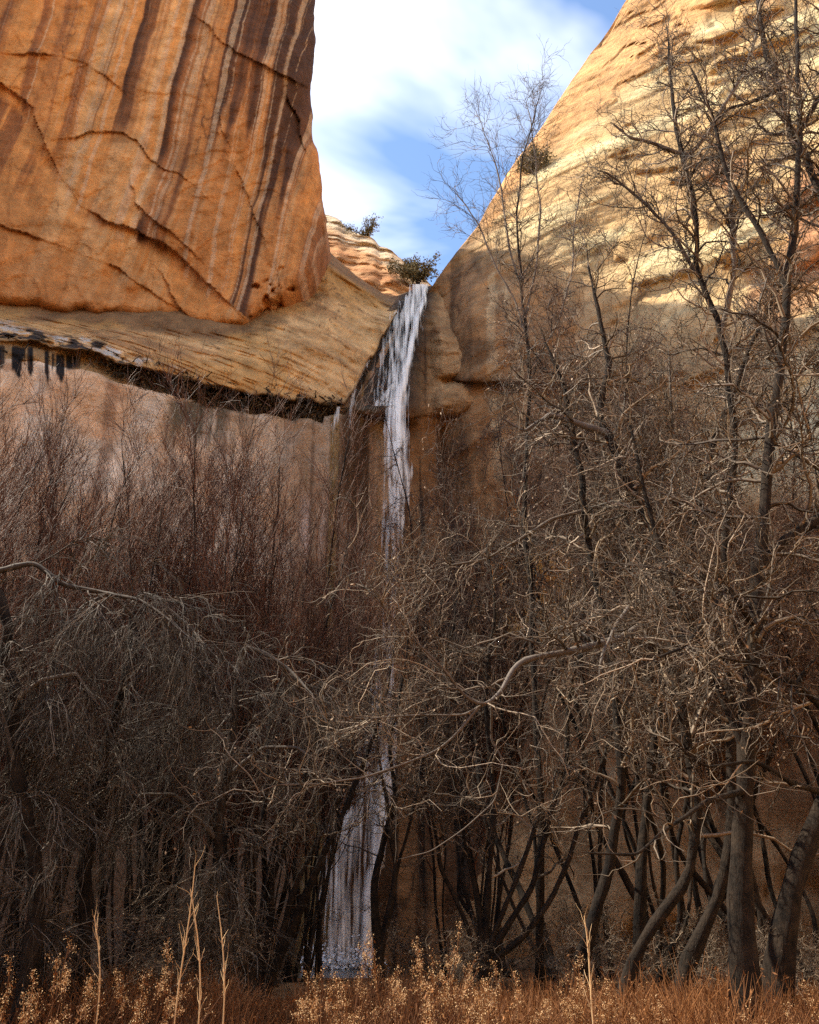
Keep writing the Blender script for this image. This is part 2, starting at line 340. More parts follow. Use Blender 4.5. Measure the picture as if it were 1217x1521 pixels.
    w = np.zeros(G.shape) + np.array([0.82, 0.53, 0.31])
    w = mixc(w, (0.88, 0.69, 0.49), sstep(-0.1, 0.5, fbm(G, (0.5, 0.5, 0.35), 4, 121)) * 0.9)
    w = mixc(w, (0.45, 0.22, 0.10), sstep(0.15, 0.6, fbm(G, (0.35, 0.35, 0.6), 4, 122)) * 0.7)
    w = mixc(w, (0.36, 0.19, 0.10), sstep(0.15, 0.5, drip(0.9, 123)) * 0.6)
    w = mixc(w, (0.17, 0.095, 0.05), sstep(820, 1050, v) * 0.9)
    gre = sstep(235, 262, u) * sstep(420, 330, u) * sstep(590, 600, v) * sstep(678, 640, v + 25 * drip(3, 124))
    w = mixc(w, (0.10, 0.085, 0.05), gre * sstep(-0.5, 0.1, drip(1.2, 125)) * 0.9)
    wet = sstep(370, 450, u + 30 * drip(1.0, 126))
    w = mixc(w, (0.10, 0.052, 0.024), wet * (0.55 + 0.45 * sstep(-0.4, 0.2, drip(1.6, 127))))
    w = mixc(w, (0.30, 0.19, 0.06), wet * sstep(0.3, 0.6, drip(1.1, 128)) * 0.7)
    pinkstreak = sstep(440, 455, u) * sstep(490, 470, u) * sstep(720, 760, v) * sstep(850, 800, v); w = mixc(w, (0.58, 0.42, 0.33), pinkstreak * sstep(-0.2, 0.3, drip(2.0, 129)))
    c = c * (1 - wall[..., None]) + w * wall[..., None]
    # black tar-like drips from the lip at the far left
    dr = sstep(0.05, 0.3, fbm(np.stack([u * 0.13, u * 0, u * 0], -1), 1, 2, 133)) * sstep(135, 120, u)
    ln = 14 + 32 * (0.5 + 0.5 * fbm(np.stack([u * 0.11, u * 0, u * 0], -1), 1, 2, 134))
    vt = interp(u, sv) + 6
    c = mixc(c, np.array([0.02, 0.016, 0.014]), dr * sstep(ln + 8, ln, v - vt - 3) * sstep(2, 8, v - vt))
    c *= (1 + 0.15 * fbm(G, 0.7, 5, 135))[..., None]
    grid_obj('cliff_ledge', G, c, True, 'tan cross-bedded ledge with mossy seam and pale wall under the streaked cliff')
    return G
LOWER = lower_wall()

# --- the headwall that carries the waterfall ---------------------------------------------
def headwall():
    nc = 190; U = np.linspace(470, 735, nc)
    def rail(vp, yp): return P(U, interp(U, vp), interp(U, yp))
    # stream bed behind the lip, lip, black slide, ledge, undercut, wall
    bed0 = rail([(470, 395), (560, 432), (590, 437), (625, 428), (645, 428), (680, 415), (735, 400)], [(470, 52), (735, 52)])
    lip = rail([(470, 455), (560, 462), (580, 455), (600, 442), (625, 426), (642, 426), (665, 440), (700, 440), (735, 440)], [(470, 41.6), (580, 43.2), (640, 43.6), (735, 43.0)])
    s1 = rail([(470, 505), (540, 515), (560, 500), (590, 490), (620, 485), (650, 490), (735, 500)], [(470, 40.2), (545, 41.0), (590, 41.4), (640, 42.2), (735, 42.3)])
    s2 = rail([(470, 560), (530, 560), (560, 550), (630, 550), (660, 552), (735, 556)], [(470, 39.3), (540, 39.9), (590, 40.3), (640, 41.4), (660, 41.6), (735, 41.6)])
    led = rail([(470, 600), (520, 601), (545, 604), (590, 606), (640, 600), (735, 592)], [(470, 37.9), (530, 38.6), (590, 39.2), (625, 40.4), (735, 41.2)])
    le2 = rail([(470, 612), (520, 612), (545, 616), (590, 622), (640, 612), (735, 604)], [(470, 38.0), (530, 38.6), (590, 39.3), (625, 40.6), (735, 41.4)])
    und = rail([(470, 640), (735, 640)], [(470, 39.6), (590, 41.4), (735, 42.2)])
    low = rail([(470, 900), (735, 900)], [(470, 40.4), (590, 42.0), (735, 42.0)])
    yb = interp(U, [(470, 40.8), (590, 42.4), (735, 41.5)])
    foot = P(U, v_of(yb, 0), yb); foot[:, 0] = low[:, 0] * 1.0; foot[:, 2] = -1.2
    G = catmull_rows([bed0, lip, s1, s2, led, le2, und, low, foot], [10, 36, 34, 34, 8, 16, 90, 60])
    u, v = project(G)
    vert = fbm(G, (1.0, 1.0, 0.12), 4, 202)
    d = 0.45 * fbm(G, 0.22, 4, 201) + 0.28 * vert + 0.12 * fbm(G, (0.5, 0.5, 2.0), 4, 203)
    knob = np.exp(-((u - 655) / 40) ** 2 - ((v - 500) / 45) ** 2) * 0.9 + np.exp(-((u - 700) / 35) ** 2 - ((v - 520) / 50) ** 2) * 0.8
    d += knob - 0.9 * np.exp(-((u - 638) / 14) ** 2) * sstep(470, 500, v) * sstep(640, 600, v)
    d -= 1.0 * np.exp(-((v - 567 + 5 * vert) / 7) ** 2) * sstep(640, 665, u)
    d -= 1.6 * np.exp(-((u - 560) / 35) ** 2 - ((v - 680) / 60) ** 2) + 1.5 * np.exp(-((u - 660) / 30) ** 2 - ((v - 690) / 70) ** 2)
    d *= sstep(6, 14, np.arange(G.shape[0])[:, None] + 0 * u)
    G = push(G, d)
    s = G[..., 0]
    def drip(f, seed, zf=0.03): return fbm(np.stack([s * f, s * 0, G[..., 2] * zf * f], -1), 1, 4, seed, 0.6)
    c = np.zeros(G.shape) + np.array([0.44, 0.25, 0.11])
    c = mixc(c, (0.33, 0.17, 0.07), sstep(0, 0.5, fbm(G, (0.5, 0.5, 1.0), 4, 211)))
    c = mixc(c, (0.10, 0.05, 0.025), sstep(0.3, 0.6, drip(1.4, 212)) * 0.7)
    wet = np.exp(-((u - interp(v, [(420, 628), (480, 600), (560, 575), (620, 570), (800, 560), (1400, 520)])) / interp(v, [(420, 22), (480, 46), (560, 60), (640, 62), (900, 70), (1400, 90)])) ** 4)
    c = mixc(c, (0.022, 0.019, 0.017), wet * sstep(640, 600, v) * 0.95)
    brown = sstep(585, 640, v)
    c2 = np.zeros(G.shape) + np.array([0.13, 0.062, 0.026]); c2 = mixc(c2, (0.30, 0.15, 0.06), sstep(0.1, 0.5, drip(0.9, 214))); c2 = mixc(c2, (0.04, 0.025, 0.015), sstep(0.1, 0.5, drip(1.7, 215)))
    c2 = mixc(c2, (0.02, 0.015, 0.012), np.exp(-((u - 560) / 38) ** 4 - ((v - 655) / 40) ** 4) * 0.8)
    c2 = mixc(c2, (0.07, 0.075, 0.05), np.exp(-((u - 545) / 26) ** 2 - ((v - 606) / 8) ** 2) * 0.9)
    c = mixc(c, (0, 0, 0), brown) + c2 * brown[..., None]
    org = sstep(690, 735, u) * sstep(800, 840, v) * sstep(1000, 940, v); c = mixc(c, (0.55, 0.25, 0.07), org * sstep(-0.2, 0.3, drip(1.8, 216)))
    c = mixc(c, (0.045, 0.025, 0.015), cracks(G, (0.4, 0.4, 0.16), 218, 0.04) * 0.7 * sstep(-0.2, 0.3, fbm(G, 0.4, 3, 219)))
    c *= (1 + 0.25 * fbm(G, 0.8, 5, 217))[..., None]
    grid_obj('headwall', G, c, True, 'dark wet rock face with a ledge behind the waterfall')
headwall()

# --- the sunlit dome on the right ----------------------------------------------------------
def right_cliff():
    nc = 330; U = 632 + (1900 - 632) * np.linspace(0, 1, nc) ** 1.35
    def rail(vp, yp): return P(U, interp(U, vp), interp(U, yp))
    sk = [(632, 440), (645, 420), (660, 396), (690, 357), (712, 330), (725, 305), (755, 258), (790, 208), (825, 158), (860, 108), (895, 55), (935, -3), (1010, -110), (1100, -240), (1300, -470), (1900, -800)]
    ky = [(632, 43.5), (690, 44), (725, 45), (790, 47), (935, 51), (1100, 54), (1300, 54), (1900, 46)]
    skv = interp(U, sk) + fbm(np.stack([U * 0.03, U * 0, U * 0], -1), 1, 4, 301) * 4
    sky_ = P(U, skv, interp(U, ky))
    bk1 = sky_.copy(); bk1[:, 1] += 4; bk1[:, 0] += 1.0; bk1[:, 2] += 1.2
    bk2 = sky_.copy(); bk2[:, 1] += 14; bk2[:, 0] += 5; bk2[:, 2] += 2
    bk3 = sky_.copy(); bk3[:, 1] += 60; bk3[:, 0] += 20; bk3[:, 2] += 0
    m0 = rail([(632, 452), (660, 425), (700, 385), (735, 335), (800, 265), (870, 180), (935, 110), (1010, 40), (1217, 0), (1900, -200)], [(632, 44.5), (700, 43.0), (735, 43.2), (870, 45), (935, 46), (1010, 46), (1217, 42), (1900, 34)])
    m1 = rail([(632, 480), (660, 470), (700, 440), (760, 390), (830, 345), (900, 335), (1217, 330), (1900, 250)], [(632, 46), (665, 43.2), (700, 41.5), (760, 40.8), (900, 39.6), (1000, 38.2), (1217, 34), (1900, 24)])
    m2 = rail([(632, 558), (700, 562), (1217, 560), (1900, 520)], [(632, 46), (665, 43.4), (700, 41.4), (760, 40.0), (900, 37.4), (1050, 34.3), (1217, 31), (1900, 21)])
    m3 = rail([(632, 576), (700, 580), (1217, 590), (1900, 560)], [(632, 46), (665, 43.6), (700, 42.2), (760, 41.0), (900, 37.9), (1050, 34.2), (1217, 30.5), (1900, 20.6)])
    m4 = rail([(632, 900), (1900, 900)], [(632, 46), (700, 42.2), (760, 40.6), (900, 37.6), (1217, 29.4), (1900, 20)])
    yb = interp(U, [(632, 43), (700, 41), (900, 36.5), (1217, 28), (1900, 18.5)]); ft = P(U, v_of(yb, 0), yb); ft[:, 0] = m4[:, 0] * 0.97; ft[:, 2] = -1.2
    G = catmull_rows([bk3, bk2, bk1, sky_, m0, m1, m2, m3, m4, ft], [4, 6, 8, 60, 80, 50, 10, 60, 40])
    u, v = project(G); rows = np.arange(G.shape[0])[:, None] + 0 * u
    tilt = G[..., 2] * 1.0 - G[..., 0] * 0.35
    bed = fbm(np.stack([G[..., 0] * 0.06, G[..., 1] * 0.06, tilt * 0.45], -1), 1, 5, 302)
    bedf = fbm(np.stack([G[..., 0] * 0.2, G[..., 1] * 0.2, tilt * 2.2], -1), 1, 4, 303)
    upper = sstep(500, 380, v)
    d = 1.5 * fbm(G, 0.07, 4, 304) + 0.45 * bed + 0.10 * bedf + 0.35 * fbm(G, (0.5, 0.5, 0.2), 4, 305) * (1 - upper)
    big = fbm(G, (0.16, 0.16, 0.22), 3, 306); d += 1.6 * sstep(0.0, 0.12, big) * sstep(1000, 1080, u) * sstep(430, 330, v)
    big2 = fbm(G, (0.3, 0.3, 0.35), 4, 307); d += 0.6 * sstep(0.05, 0.15, big2) * sstep(860, 950, u) + 0.4 * shells(fbm(G, (0.2, 0.2, 0.14), 4, 323), 4) * sstep(12, 24, rows)
    d += 0.8 * np.exp(-((u - 700) / 45) ** 2 - ((v - 480) / 60) ** 2)
    d *= sstep(12, 24, rows)
    G = push(G, d)
    c = np.zeros(G.shape) + np.array([0.64, 0.40, 0.17])
    sd, ss = poly_dist(u, v, [(700, 350), (745, 300), (800, 225), (850, 190), (905, 140), (1000, 70), (1120, -80)])
    inner = np.where(ss > 0, 1.0, 0.0) * sstep(0, 26, sd + 14 * fbm(G, 0.4, 3, 311))
    c = mixc(c, (0.70, 0.37, 0.14), 1 - inner)
    cream = inner * sstep(-0.35, 0.15, bed + 0.5 * fbm(G, 0.13, 3, 312)) * sstep(460, 330, v - (u - 800) * 0.15)
    c = mixc(c, (0.82, 0.63, 0.32), cream)
    c = mixc(c, (0.50, 0.21, 0.09), sstep(0.2, 0.5, fbm(G, (0.18, 0.18, 0.1), 4, 313)) * sstep(980, 1080, u) * 0.8)
    c = mixc(c, (0.34, 0.19, 0.08), sstep(0.22, 0.5, bedf) * 0.4 * upper)
    s = G[..., 0]
    def drip(f, seed, zf=0.03): return fbm(np.stack([s * f, G[..., 1] * f * 0.5, G[..., 2] * zf * f], -1), 1, 4, seed, 0.6)
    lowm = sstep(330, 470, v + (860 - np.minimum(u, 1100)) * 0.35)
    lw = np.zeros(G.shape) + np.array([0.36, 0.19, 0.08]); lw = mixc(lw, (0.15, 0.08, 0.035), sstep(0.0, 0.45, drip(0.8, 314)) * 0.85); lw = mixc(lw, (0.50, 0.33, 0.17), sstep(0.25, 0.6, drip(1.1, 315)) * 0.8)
    lw = mixc(lw, (0.60, 0.39, 0.18), sstep(840, 960, u) * sstep(800, 640, v) * 0.85)  # sunlight on the lower right wall put into the colour, patches below too
    lit_patch = sstep(0.02, 0.3, fbm(G, (0.13, 0.13, 0.12), 3, 316) + 0.2) * sstep(960, 1040, u) * sstep(760, 700, v)
    lw = mixc(lw, (0.84, 0.66, 0.36), lit_patch * 0.95)
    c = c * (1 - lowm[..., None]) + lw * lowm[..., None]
    c = mixc(c, (0.055, 0.03, 0.018), np.exp(-((v - 570) / 9) ** 2) * sstep(640, 670, u) * sstep(900, 780, u) * 0.7)
    org = sstep(690, 740, u) * sstep(900, 860, u) * sstep(790, 840, v) * sstep(1000, 930, v); c = mixc(c, (0.78, 0.36, 0.08), org * sstep(-0.3, 0.3, drip(1.8, 317)) * 0.9)
    tan = np.exp(-((u - 820) / 60) ** 4 - ((v - 1310) / 80) ** 4); c = mixc(c, (0.66, 0.40, 0.18), tan * 0.85)  # sunlit spot at the cliff foot, painted in as lighter tan
    c = mixc(c, (0.06, 0.03, 0.016), cracks(G, (0.22, 0.22, 0.12), 320, 0.03) * 0.75 * sstep(-0.1, 0.3, fbm(G, 0.3, 3, 321)))
    c = mixc(c, (0.10, 0.055, 0.028), sstep(0.15, 0.55, fbm(G, (0.5, 0.5, 0.4), 5, 322)) * 0.6 * sstep(300, 380, v) * sstep(860, 740, u))
    c = mixc(c, (0.50, 0.30, 0.13), sstep(1180, 1260, v) * 0.7)
    c *= (1 + 0.2 * fbm(G, 0.6, 5, 318))[..., None]
    grid_obj('cliff_dome', G, c, True, 'sunlit cream and orange sandstone dome rising right of the waterfall')
right_cliff()

# --- the slope upstream, behind the lip ----------------------------------------------------
def back_slope():
    nc = 130; U = np.linspace(380, 760, nc)
    sk = [(380, 265), (450, 300), (485, 320), (510, 334), (545, 350), (575, 368), (600, 386), (615, 400), (640, 425), (700, 440), (760, 450)]
    skv = interp(U, sk) + fbm(np.stack([U * 0.06, U * 0, U * 0], -1), 1, 4, 401) * 4
    Y = interp(U, [(380, 62), (485, 58), (600, 54), (650, 53), (760, 53)])
    a = P(U, skv, Y); b1 = a.copy(); b1[:, 1] += 5; b1[:, 2] += 1.0; b2 = a.copy(); b2[:, 1] += 50; b2[:, 2] += 4
    m = P(U, skv + 34, Y - 3.2); m2 = P(U, skv + 80, Y - 5.5); low = P(U, np.maximum(skv + 150, 520), Y - 6)
    G = catmull_rows([b2, b1, a, m, m2, low], [4, 6, 34, 34, 20])
    u, v = project(G)
    bed = fbm(np.stack([G[..., 0] * 0.1, G[..., 1] * 0.1, G[..., 2] * 0.9 + G[..., 0] * 0.35], -1), 1, 5, 402)
    st = fbm(np.stack([G[..., 0] * 0.15, G[..., 1] * 0.15, G[..., 2] * 2.4 + G[..., 0] * 0.9], -1), 1, 4, 403)
    rows = np.arange(G.shape[0])[:, None] + 0 * u
    d = (0.6 * bed + 0.15 * st + 0.5 * fbm(G, 0.5, 4, 404)) * sstep(6, 12, rows)
    G = push(G, d)
    c = np.zeros(G.shape) + np.array([0.60, 0.31, 0.13]); top = sstep(32, 12, v - interp(u, sk) + 14 * st)  # top: sunlit rim, painted into the rock as a pale band
    c = mixc(c, (0.72, 0.56, 0.36), top); c = mixc(c, (0.50, 0.21, 0.08), sstep(0.0, 0.4, bed) * (1 - top) * 0.6); c = mixc(c, (0.66, 0.42, 0.21), sstep(0.25, 0.5, st) * 0.4)
    c *= (1 + 0.15 * fbm(G, 0.8, 4, 405))[..., None]
    grid_obj('upstream_slope', G, c, True, 'pale-topped reddish rock slope upstream behind the lip of the waterfall')
back_slope()

# --- the wall runs on unseen to the left; its height sets where shade falls ----------------------
def side_wall():
    pl = np.array([(-22, 38), (-26.5, 33), (-30, 26), (-32, 16), (-32, 4), (-33, -10), (-37, -26), (-46, -45)], float)
    L = np.concatenate([[0], np.cumsum(np.hypot(*np.diff(pl, axis=0).T))]); s = np.linspace(0, L[-1], 170)
    bx = np.interp(s, L, pl[:, 0]); by = np.interp(s, L, pl[:, 1])
    H = np.interp(s, [0, 6, 12, 30, L[-1]], [60, 48, 37, 34, 40])
    zz = np.concatenate([np.linspace(-1, 24, 26), np.linspace(25.2, 29, 8), np.linspace(30, 60, 60)])
    G = np.zeros((len(zz), len(s), 3))
    f = (zz[:, None] + 1) / 61
    G[..., 2] = -1 + f * (H[None] + 1)
    off = np.where(zz[:, None] < 25, 0.0, np.where(zz[:, None] < 29.5, (zz[:, None] - 25) * 0.5, 2.2 - (zz[:, None] - 29.5) * 0.12))
    G[..., 0] = bx[None] - off; G[..., 1] = by[None] + 0.3 * off
    dd = 1.2 * fbm(G, 0.07, 4, 501) + 0.4 * fbm(G, (0.4, 0.4, 0.15), 4, 502); G[..., 0] += dd
    r1 = G[-1].copy(); r1[:, 0] -= 6; r1[:, 2] += 2; r2 = G[-1].copy(); r2[:, 0] -= 60; r2[:, 2] += 3
    G = np.concatenate([G, r1[None], r2[None]])
    st = fbm(np.stack([G[..., 1] * 0.8, G[..., 1] * 0, G[..., 2] * 0.02], -1), 1, 4, 503)
    c = np.zeros(G.shape) + np.array([0.50, 0.24, 0.09]); c = mixc(c, (0.22, 0.09, 0.04), sstep(0, 0.4, st) * sstep(28, 31, G[..., 2])); c = mixc(c, (0.6, 0.42, 0.28), sstep(26, 20, G[..., 2]) * 0.8)
    grid_obj('unseen_shade_wall', G, c, True, 'unseen orange canyon wall left of the streaked cliff, shaped to throw shade into the canyon')
side_wall()

def bounce_wall():  # unseen wall, added to bounce warm light and hold back cool sky
    pl = np.array([(21, 24), (27, 15), (31, 4), (33, -10), (31, -26), (22, -42), (4, -52), (-18, -58), (-46, -56)], float)
    L = np.concatenate([[0], np.cumsum(np.hypot(*np.diff(pl, axis=0).T))]); s = np.linspace(0, L[-1], 150)
    bx = np.interp(s, L, pl[:, 0]); by = np.interp(s, L, pl[:, 1]); tx = np.gradient(bx); ty = np.gradient(by); k = np.hypot(tx, ty); nx, ny = -ty / k, tx / k
    zz = np.concatenate([np.linspace(-1, 32, 60), [34, 35, 36]]); off = np.concatenate([0.16 * np.linspace(0, 32, 60), [8, 14, 60]])
    G = np.zeros((len(zz), len(s), 3)); G[..., 0] = bx[None] + nx[None] * off[:, None]; G[..., 1] = by[None] + ny[None] * off[:, None]; G[..., 2] = zz[:, None]
    d = 1.3 * fbm(G, 0.07, 4, 511) + 0.6 * shells(fbm(G, (0.2, 0.2, 0.3), 4, 512), 4); G[..., 0] -= nx[None] * d; G[..., 1] -= ny[None] * d
    c = np.zeros(G.shape) + np.array([0.62, 0.35, 0.15]); c = mixc(c, (0.72, 0.50, 0.26), sstep(-0.1, 0.4, fbm(G, (0.05, 0.05, 0.3), 4, 513)))
    grid_obj('unseen_bounce_wall', G, c, False, 'unseen orange wall added behind the viewpoint for warm bounce light')
bounce_wall()

# ------------------------------------------------------------------ ground and pool
def ground_z(x, y):
    x = np.asarray(x, float); y = np.asarray(y, float)
    z = 0.45 * sstep(5, 13, y) - 0.15 * sstep(20, 26, y)
    pool = np.clip(1.15 - np.hypot((x + 2.5) / 7.5, (y - 35.5) / 9.0), 0, 1)
    z = z - 1.6 * sstep(0, 0.5, pool)
    p = np.stack(np.broadcast_arrays(x, y, 0 * x), -1)
    return z + 0.07 * fbm(p, 0.45, 4, 601)
def ground():
    xs = np.concatenate([[-400, -150, -70], np.linspace(-36, 36, 170), [70, 150, 400]]); ys = np.concatenate([[-400, -150, -60, -20], np.linspace(-6, 52, 150), [80, 160, 400]])
    X, Y = np.meshgrid(xs, ys); Z = ground_z(X, Y)
    G = np.stack([X, Y, Z], -1)
    c = np.zeros(G.shape) + np.array([0.20, 0.105, 0.045]); c = mixc(c, (0.36, 0.21, 0.10), sstep(-0.1, 0.4, fbm(G, 0.5, 4, 602))); c = mixc(c, (0.09, 0.05, 0.025), sstep(0.1, 0.5, fbm(G, 1.1, 4, 603)))
    me = make_mesh('ground', G, grid_faces(*G.shape[:2]), {'col': ('FLOAT_COLOR', rgba(c).reshape(-1, 4))})
    add('ground', me, ROCK, kind='structure')
    m, t, b = new_mat('pool_water'); b.inputs['Base Color'].default_value = (0.012, 0.014, 0.010, 1); b.inputs['Roughness'].default_value = 0.08; b.inputs['IOR'].default_value = 1.33
    tcn = N(t, 'ShaderNodeTexCoord'); nn = N(t, 'ShaderNodeTexNoise'); nn.inputs['Scale'].default_value = 2.5; nn.inputs['Detail'].default_value = 4; t.links.new(tcn.outputs['Object'], nn.inputs[0])
    bp = N(t, 'ShaderNodeBump'); bp.inputs['Strength'].default_value = 0.5; bp.inputs['Distance'].default_value = 0.1; t.links.new(nn.outputs[0], bp.inputs['Height']); t.links.new(bp.outputs[0], b.inputs['Normal'])
    ang = np.linspace(0, 2 * math.pi, 97)[:-1]; rr = np.array([0.01, 0.25, 0.5, 0.75, 1.05])
    R, A = np.meshgrid(rr, ang, indexing='ij'); Gp = np.stack([-2.5 + 7.5 * R * np.cos(A), 35.5 + 9 * R * np.sin(A), 0 * R], -1)
    i = np.arange(5 * 96).reshape(5, 96); j = np.roll(i, -1, 1)
    f = np.stack([i[:-1], i[1:], j[1:], j[:-1]], -1).reshape(-1, 4)
    add('pool_water', make_mesh('pool_water', Gp, f), m, kind='structure')
ground()

# ------------------------------------------------------------------ the waterfall
def water_material():
    m, t, b = new_mat('falling_water'); L = t.links.new
    b.inputs['Base Color'].default_value = (0.95, 0.89, 0.79, 1); b.inputs['Roughness'].default_value = 0.35
    at = N(t, 'ShaderNodeAttribute', attribute_name='flow'); ac = N(t, 'ShaderNodeAttribute', attribute_name='cover')
    mp = N(t, 'ShaderNodeMapping'); mp.inputs['Scale'].default_value = (9.0, 0.28, 1.0); L(at.outputs['Color'], mp.inputs[0])
    n1 = N(t, 'ShaderNodeTexNoise'); n1.inputs['Scale'].default_value = 1.6; n1.inputs['Detail'].default_value = 5; n1.inputs['Roughness'].default_value = 0.55; L(mp.outputs[0], n1.inputs[0])
    a = N(t, 'ShaderNodeMath', operation='MULTIPLY_ADD'); L(n1.outputs[0], a.inputs[0]); a.inputs[1].default_value = 3.2; a.inputs[2].default_value = -1.95
    s = N(t, 'ShaderNodeMath', operation='ADD', use_clamp=True); L(a.outputs[0], s.inputs[0]); L(ac.outputs['Fac'], s.inputs[1])
    L(s.outputs[0], b.inputs['Alpha'])
    bp = N(t, 'ShaderNodeBump'); bp.inputs['Strength'].default_value = 0.5; bp.inputs['Distance'].default_value = 0.15; L(n1.outputs[0], bp.inputs['Height']); L(bp.outputs[0], b.inputs['Normal'])
    return m
WATER = water_material()
def sheet(name, path, parent, seed, bulge=0.25):      # path: (u, v, width px, Y, cover)
    a = np.asarray(path, float); nv = 140; nu = 26
    vv = np.linspace(a[0, 1], a[-1, 1], nv)
    uc = np.interp(vv, a[:, 1], a[:, 0]); w = np.interp(vv, a[:, 1], a[:, 2]); Y = np.interp(vv, a[:, 1], a[:, 3]); cv = np.interp(vv, a[:, 1], a[:, 4])
    k = np.ones(7) / 7; sm = lambda q: np.convolve(np.pad(q, 3, 'edge'), k, 'valid')
    uc, w, Y = sm(uc), sm(w), sm(Y)
    t = np.linspace(-1, 1, nu)
    wig = fbm(np.stack([vv * 0.06, vv * 0 + seed, vv * 0], -1), 1, 3, seed) * 2.0
    Ug = uc[:, None] + wig[:, None] + t[None] * w[:, None] / 2; Vg = vv[:, None] + 0 * Ug
    G = P(Ug, Vg, Y[:, None] + 0 * Ug)
    d = bulge * (1 - t ** 2)[None] + 0.10 * fbm(G, (2.2, 2.2, 0.3), 4, seed + 1)
    G = push(G, d)
    cover = cv[:, None] - 1.35 * np.abs(t[None]) ** 2.2
    flow = np.stack([G[..., 0] * 0.5 + seed * 3.1 + 0 * Ug, G[..., 2] + 0 * Ug, seed + 0 * Ug, 1 + 0 * Ug], -1)
    me = make_mesh(name, G, grid_faces(nv, nu), {'flow': ('FLOAT_COLOR', flow.reshape(-1, 4)), 'cover': ('FLOAT', cover.reshape(-1))})
    return add(name, me, WATER, parent)
wf = add('waterfall', None, kind='structure', label='tall white waterfall sliding over a dark ledge into the pool', category='waterfall')
sheet('main_fall', [(628, 422, 26, 43.2, 1.2), (614, 445, 50, 42.4, 1.0), (602, 490, 60, 41.0, .85), (595, 540, 60, 40.0, .8), (589, 590, 48, 39.0, 1.0), (589, 640, 50, 38.4, 1.1), (592, 690, 54, 38.2, 1.0), (590, 740, 58, 38.1, .8), (586, 800, 62, 38.0, .6), (580, 880, 58, 38.0, .35), (568, 980, 70, 37.9, .35), (550, 1100, 90, 37.8, .6), (534, 1200, 112, 37.7, .75), (518, 1300, 124, 37.6, .7), (510, 1431, 132, 37.4, .75)], wf, 3)
sheet('main_fall_core', [(634, 424, 8, 42.9, 1.1), (615, 490, 14, 40.6, 1.2), (600, 560, 16, 39.3, 1.2), (590, 605, 20, 38.6, 1.4), (590, 660, 24, 38.0, 1.2), (592, 720, 24, 37.8, .8), (588, 790, 26, 37.7, .5), (582, 900, 26, 37.7, .4), (580, 1050, 28, 37.6, .6), (576, 1150, 34, 37.5, 1.2), (562, 1250, 30, 37.4, 1.4), (550, 1340, 26, 37.3, 1.3), (541, 1431, 26, 37.2, 1.3)], wf, 11)
sheet('left_slide', [(610, 436, 22, 43.0, .7), (590, 470, 34, 41.2, .6), (574, 520, 44, 40.2, .45), (566, 560, 46, 39.7, .4), (562, 600, 44, 39.1, .5)], wf, 17, 0.1)
sheet('ledge_splash', [(585, 570, 10, 39.2, .9), (572, 590, 22, 38.8, 1.0), (565, 603, 34, 38.5, .9)], wf, 19, 0.1)
sheet('side_trickle', [(572, 470, 6, 42.0, .3), (556, 510, 14, 40.6, 1.1), (541, 540, 20, 39.6, 1.1), (530, 565, 20, 39.0, .9), (524, 590, 14, 38.5, .35), (518, 640, 14, 38.0, .35), (514, 700, 10, 37.9, .2), (508, 800, 10, 37.9, .0)], wf, 23, 0.1)
sheet('ledge_trickle', [(503, 604, 16, 37.6, .5), (498, 630, 22, 37.3, .45), (494, 680, 20, 37.3, .1), (490, 760, 18, 37.3, .0), (485, 900, 18, 37.3, -.1)], wf, 29, 0.1)
sheet('base_spray', [(492, 1180, 20, 37.6, .1), (478, 1300, 34, 37.4, .35), (466, 1431, 44, 37.2, .45)], wf, 31, 0.1)

def spray():
    g2 = np.random.default_rng(5); n = 1500; t = g2.uniform(0, 1, n)
    u = 452 + 115 * t + g2.normal(size=n) * 4; Y = 37.2 + g2.normal(size=n) * 0.35; z = np.abs(g2.normal(size=n)) * 0.38
    p = P(u, v_of(Y, z), Y); a = unit(g2.normal(size=(n, 3))); b = unit(np.cross(a, g2.normal(size=(n, 3)))); r = g2.uniform(0.02, 0.07, n)[:, None]
    V = np.stack([p - a * r, p + b * r, p + a * r, p - b * r], 1)
    m, tt, bb = new_mat('foam'); bb.inputs['Base Color'].default_value = (0.9, 0.9, 0.89, 1); bb.inputs['Roughness'].default_value = 0.6
    add('foam', make_mesh('foam', V, np.arange(4 * n).reshape(n, 4)), m, wf, kind='stuff')
def unit(d): return d / (np.linalg.norm(d, axis=-1, keepdims=True) + 1e-9)
spray()

# ------------------------------------------------------------------ growing bare wood
def unit(d): return d / (np.linalg.norm(d, axis=-1, keepdims=True) + 1e-9)
def resample(pts, rad, K):            # smooth polyline through traced points
    pts = np.asarray(pts, float); rad = np.asarray(rad, float); n = len(pts)
    L = np.concatenate([[0], np.cumsum(np.linalg.norm(np.diff(pts, axis=0), axis=1))]); s = np.linspace(0, L[-1], K)
    o = np.stack([np.interp(s, L, pts[:, i]) for i in range(3)], -1)
    for _ in range(2): o[1:-1] = 0.25 * o[:-2] + 0.5 * o[1:-1] + 0.25 * o[2:]
    return o, np.interp(s, L, rad)
def walk(start, d, L, K, wander, trop, tw, g):
    n = len(start); pts = np.zeros((n, K, 3)); pts[:, 0] = start; d = unit(d); bend = g.normal(size=(n, 3)) * wander * 0.35
    for k in range(1, K):
        d = unit(d + g.normal(size=(n, 3)) * wander / math.sqrt(K) + bend / K * 2 + np.asarray(trop) * tw / K)
        pts[:, k] = pts[:, k - 1] + d * (L / (K - 1))[:, None]
    return pts
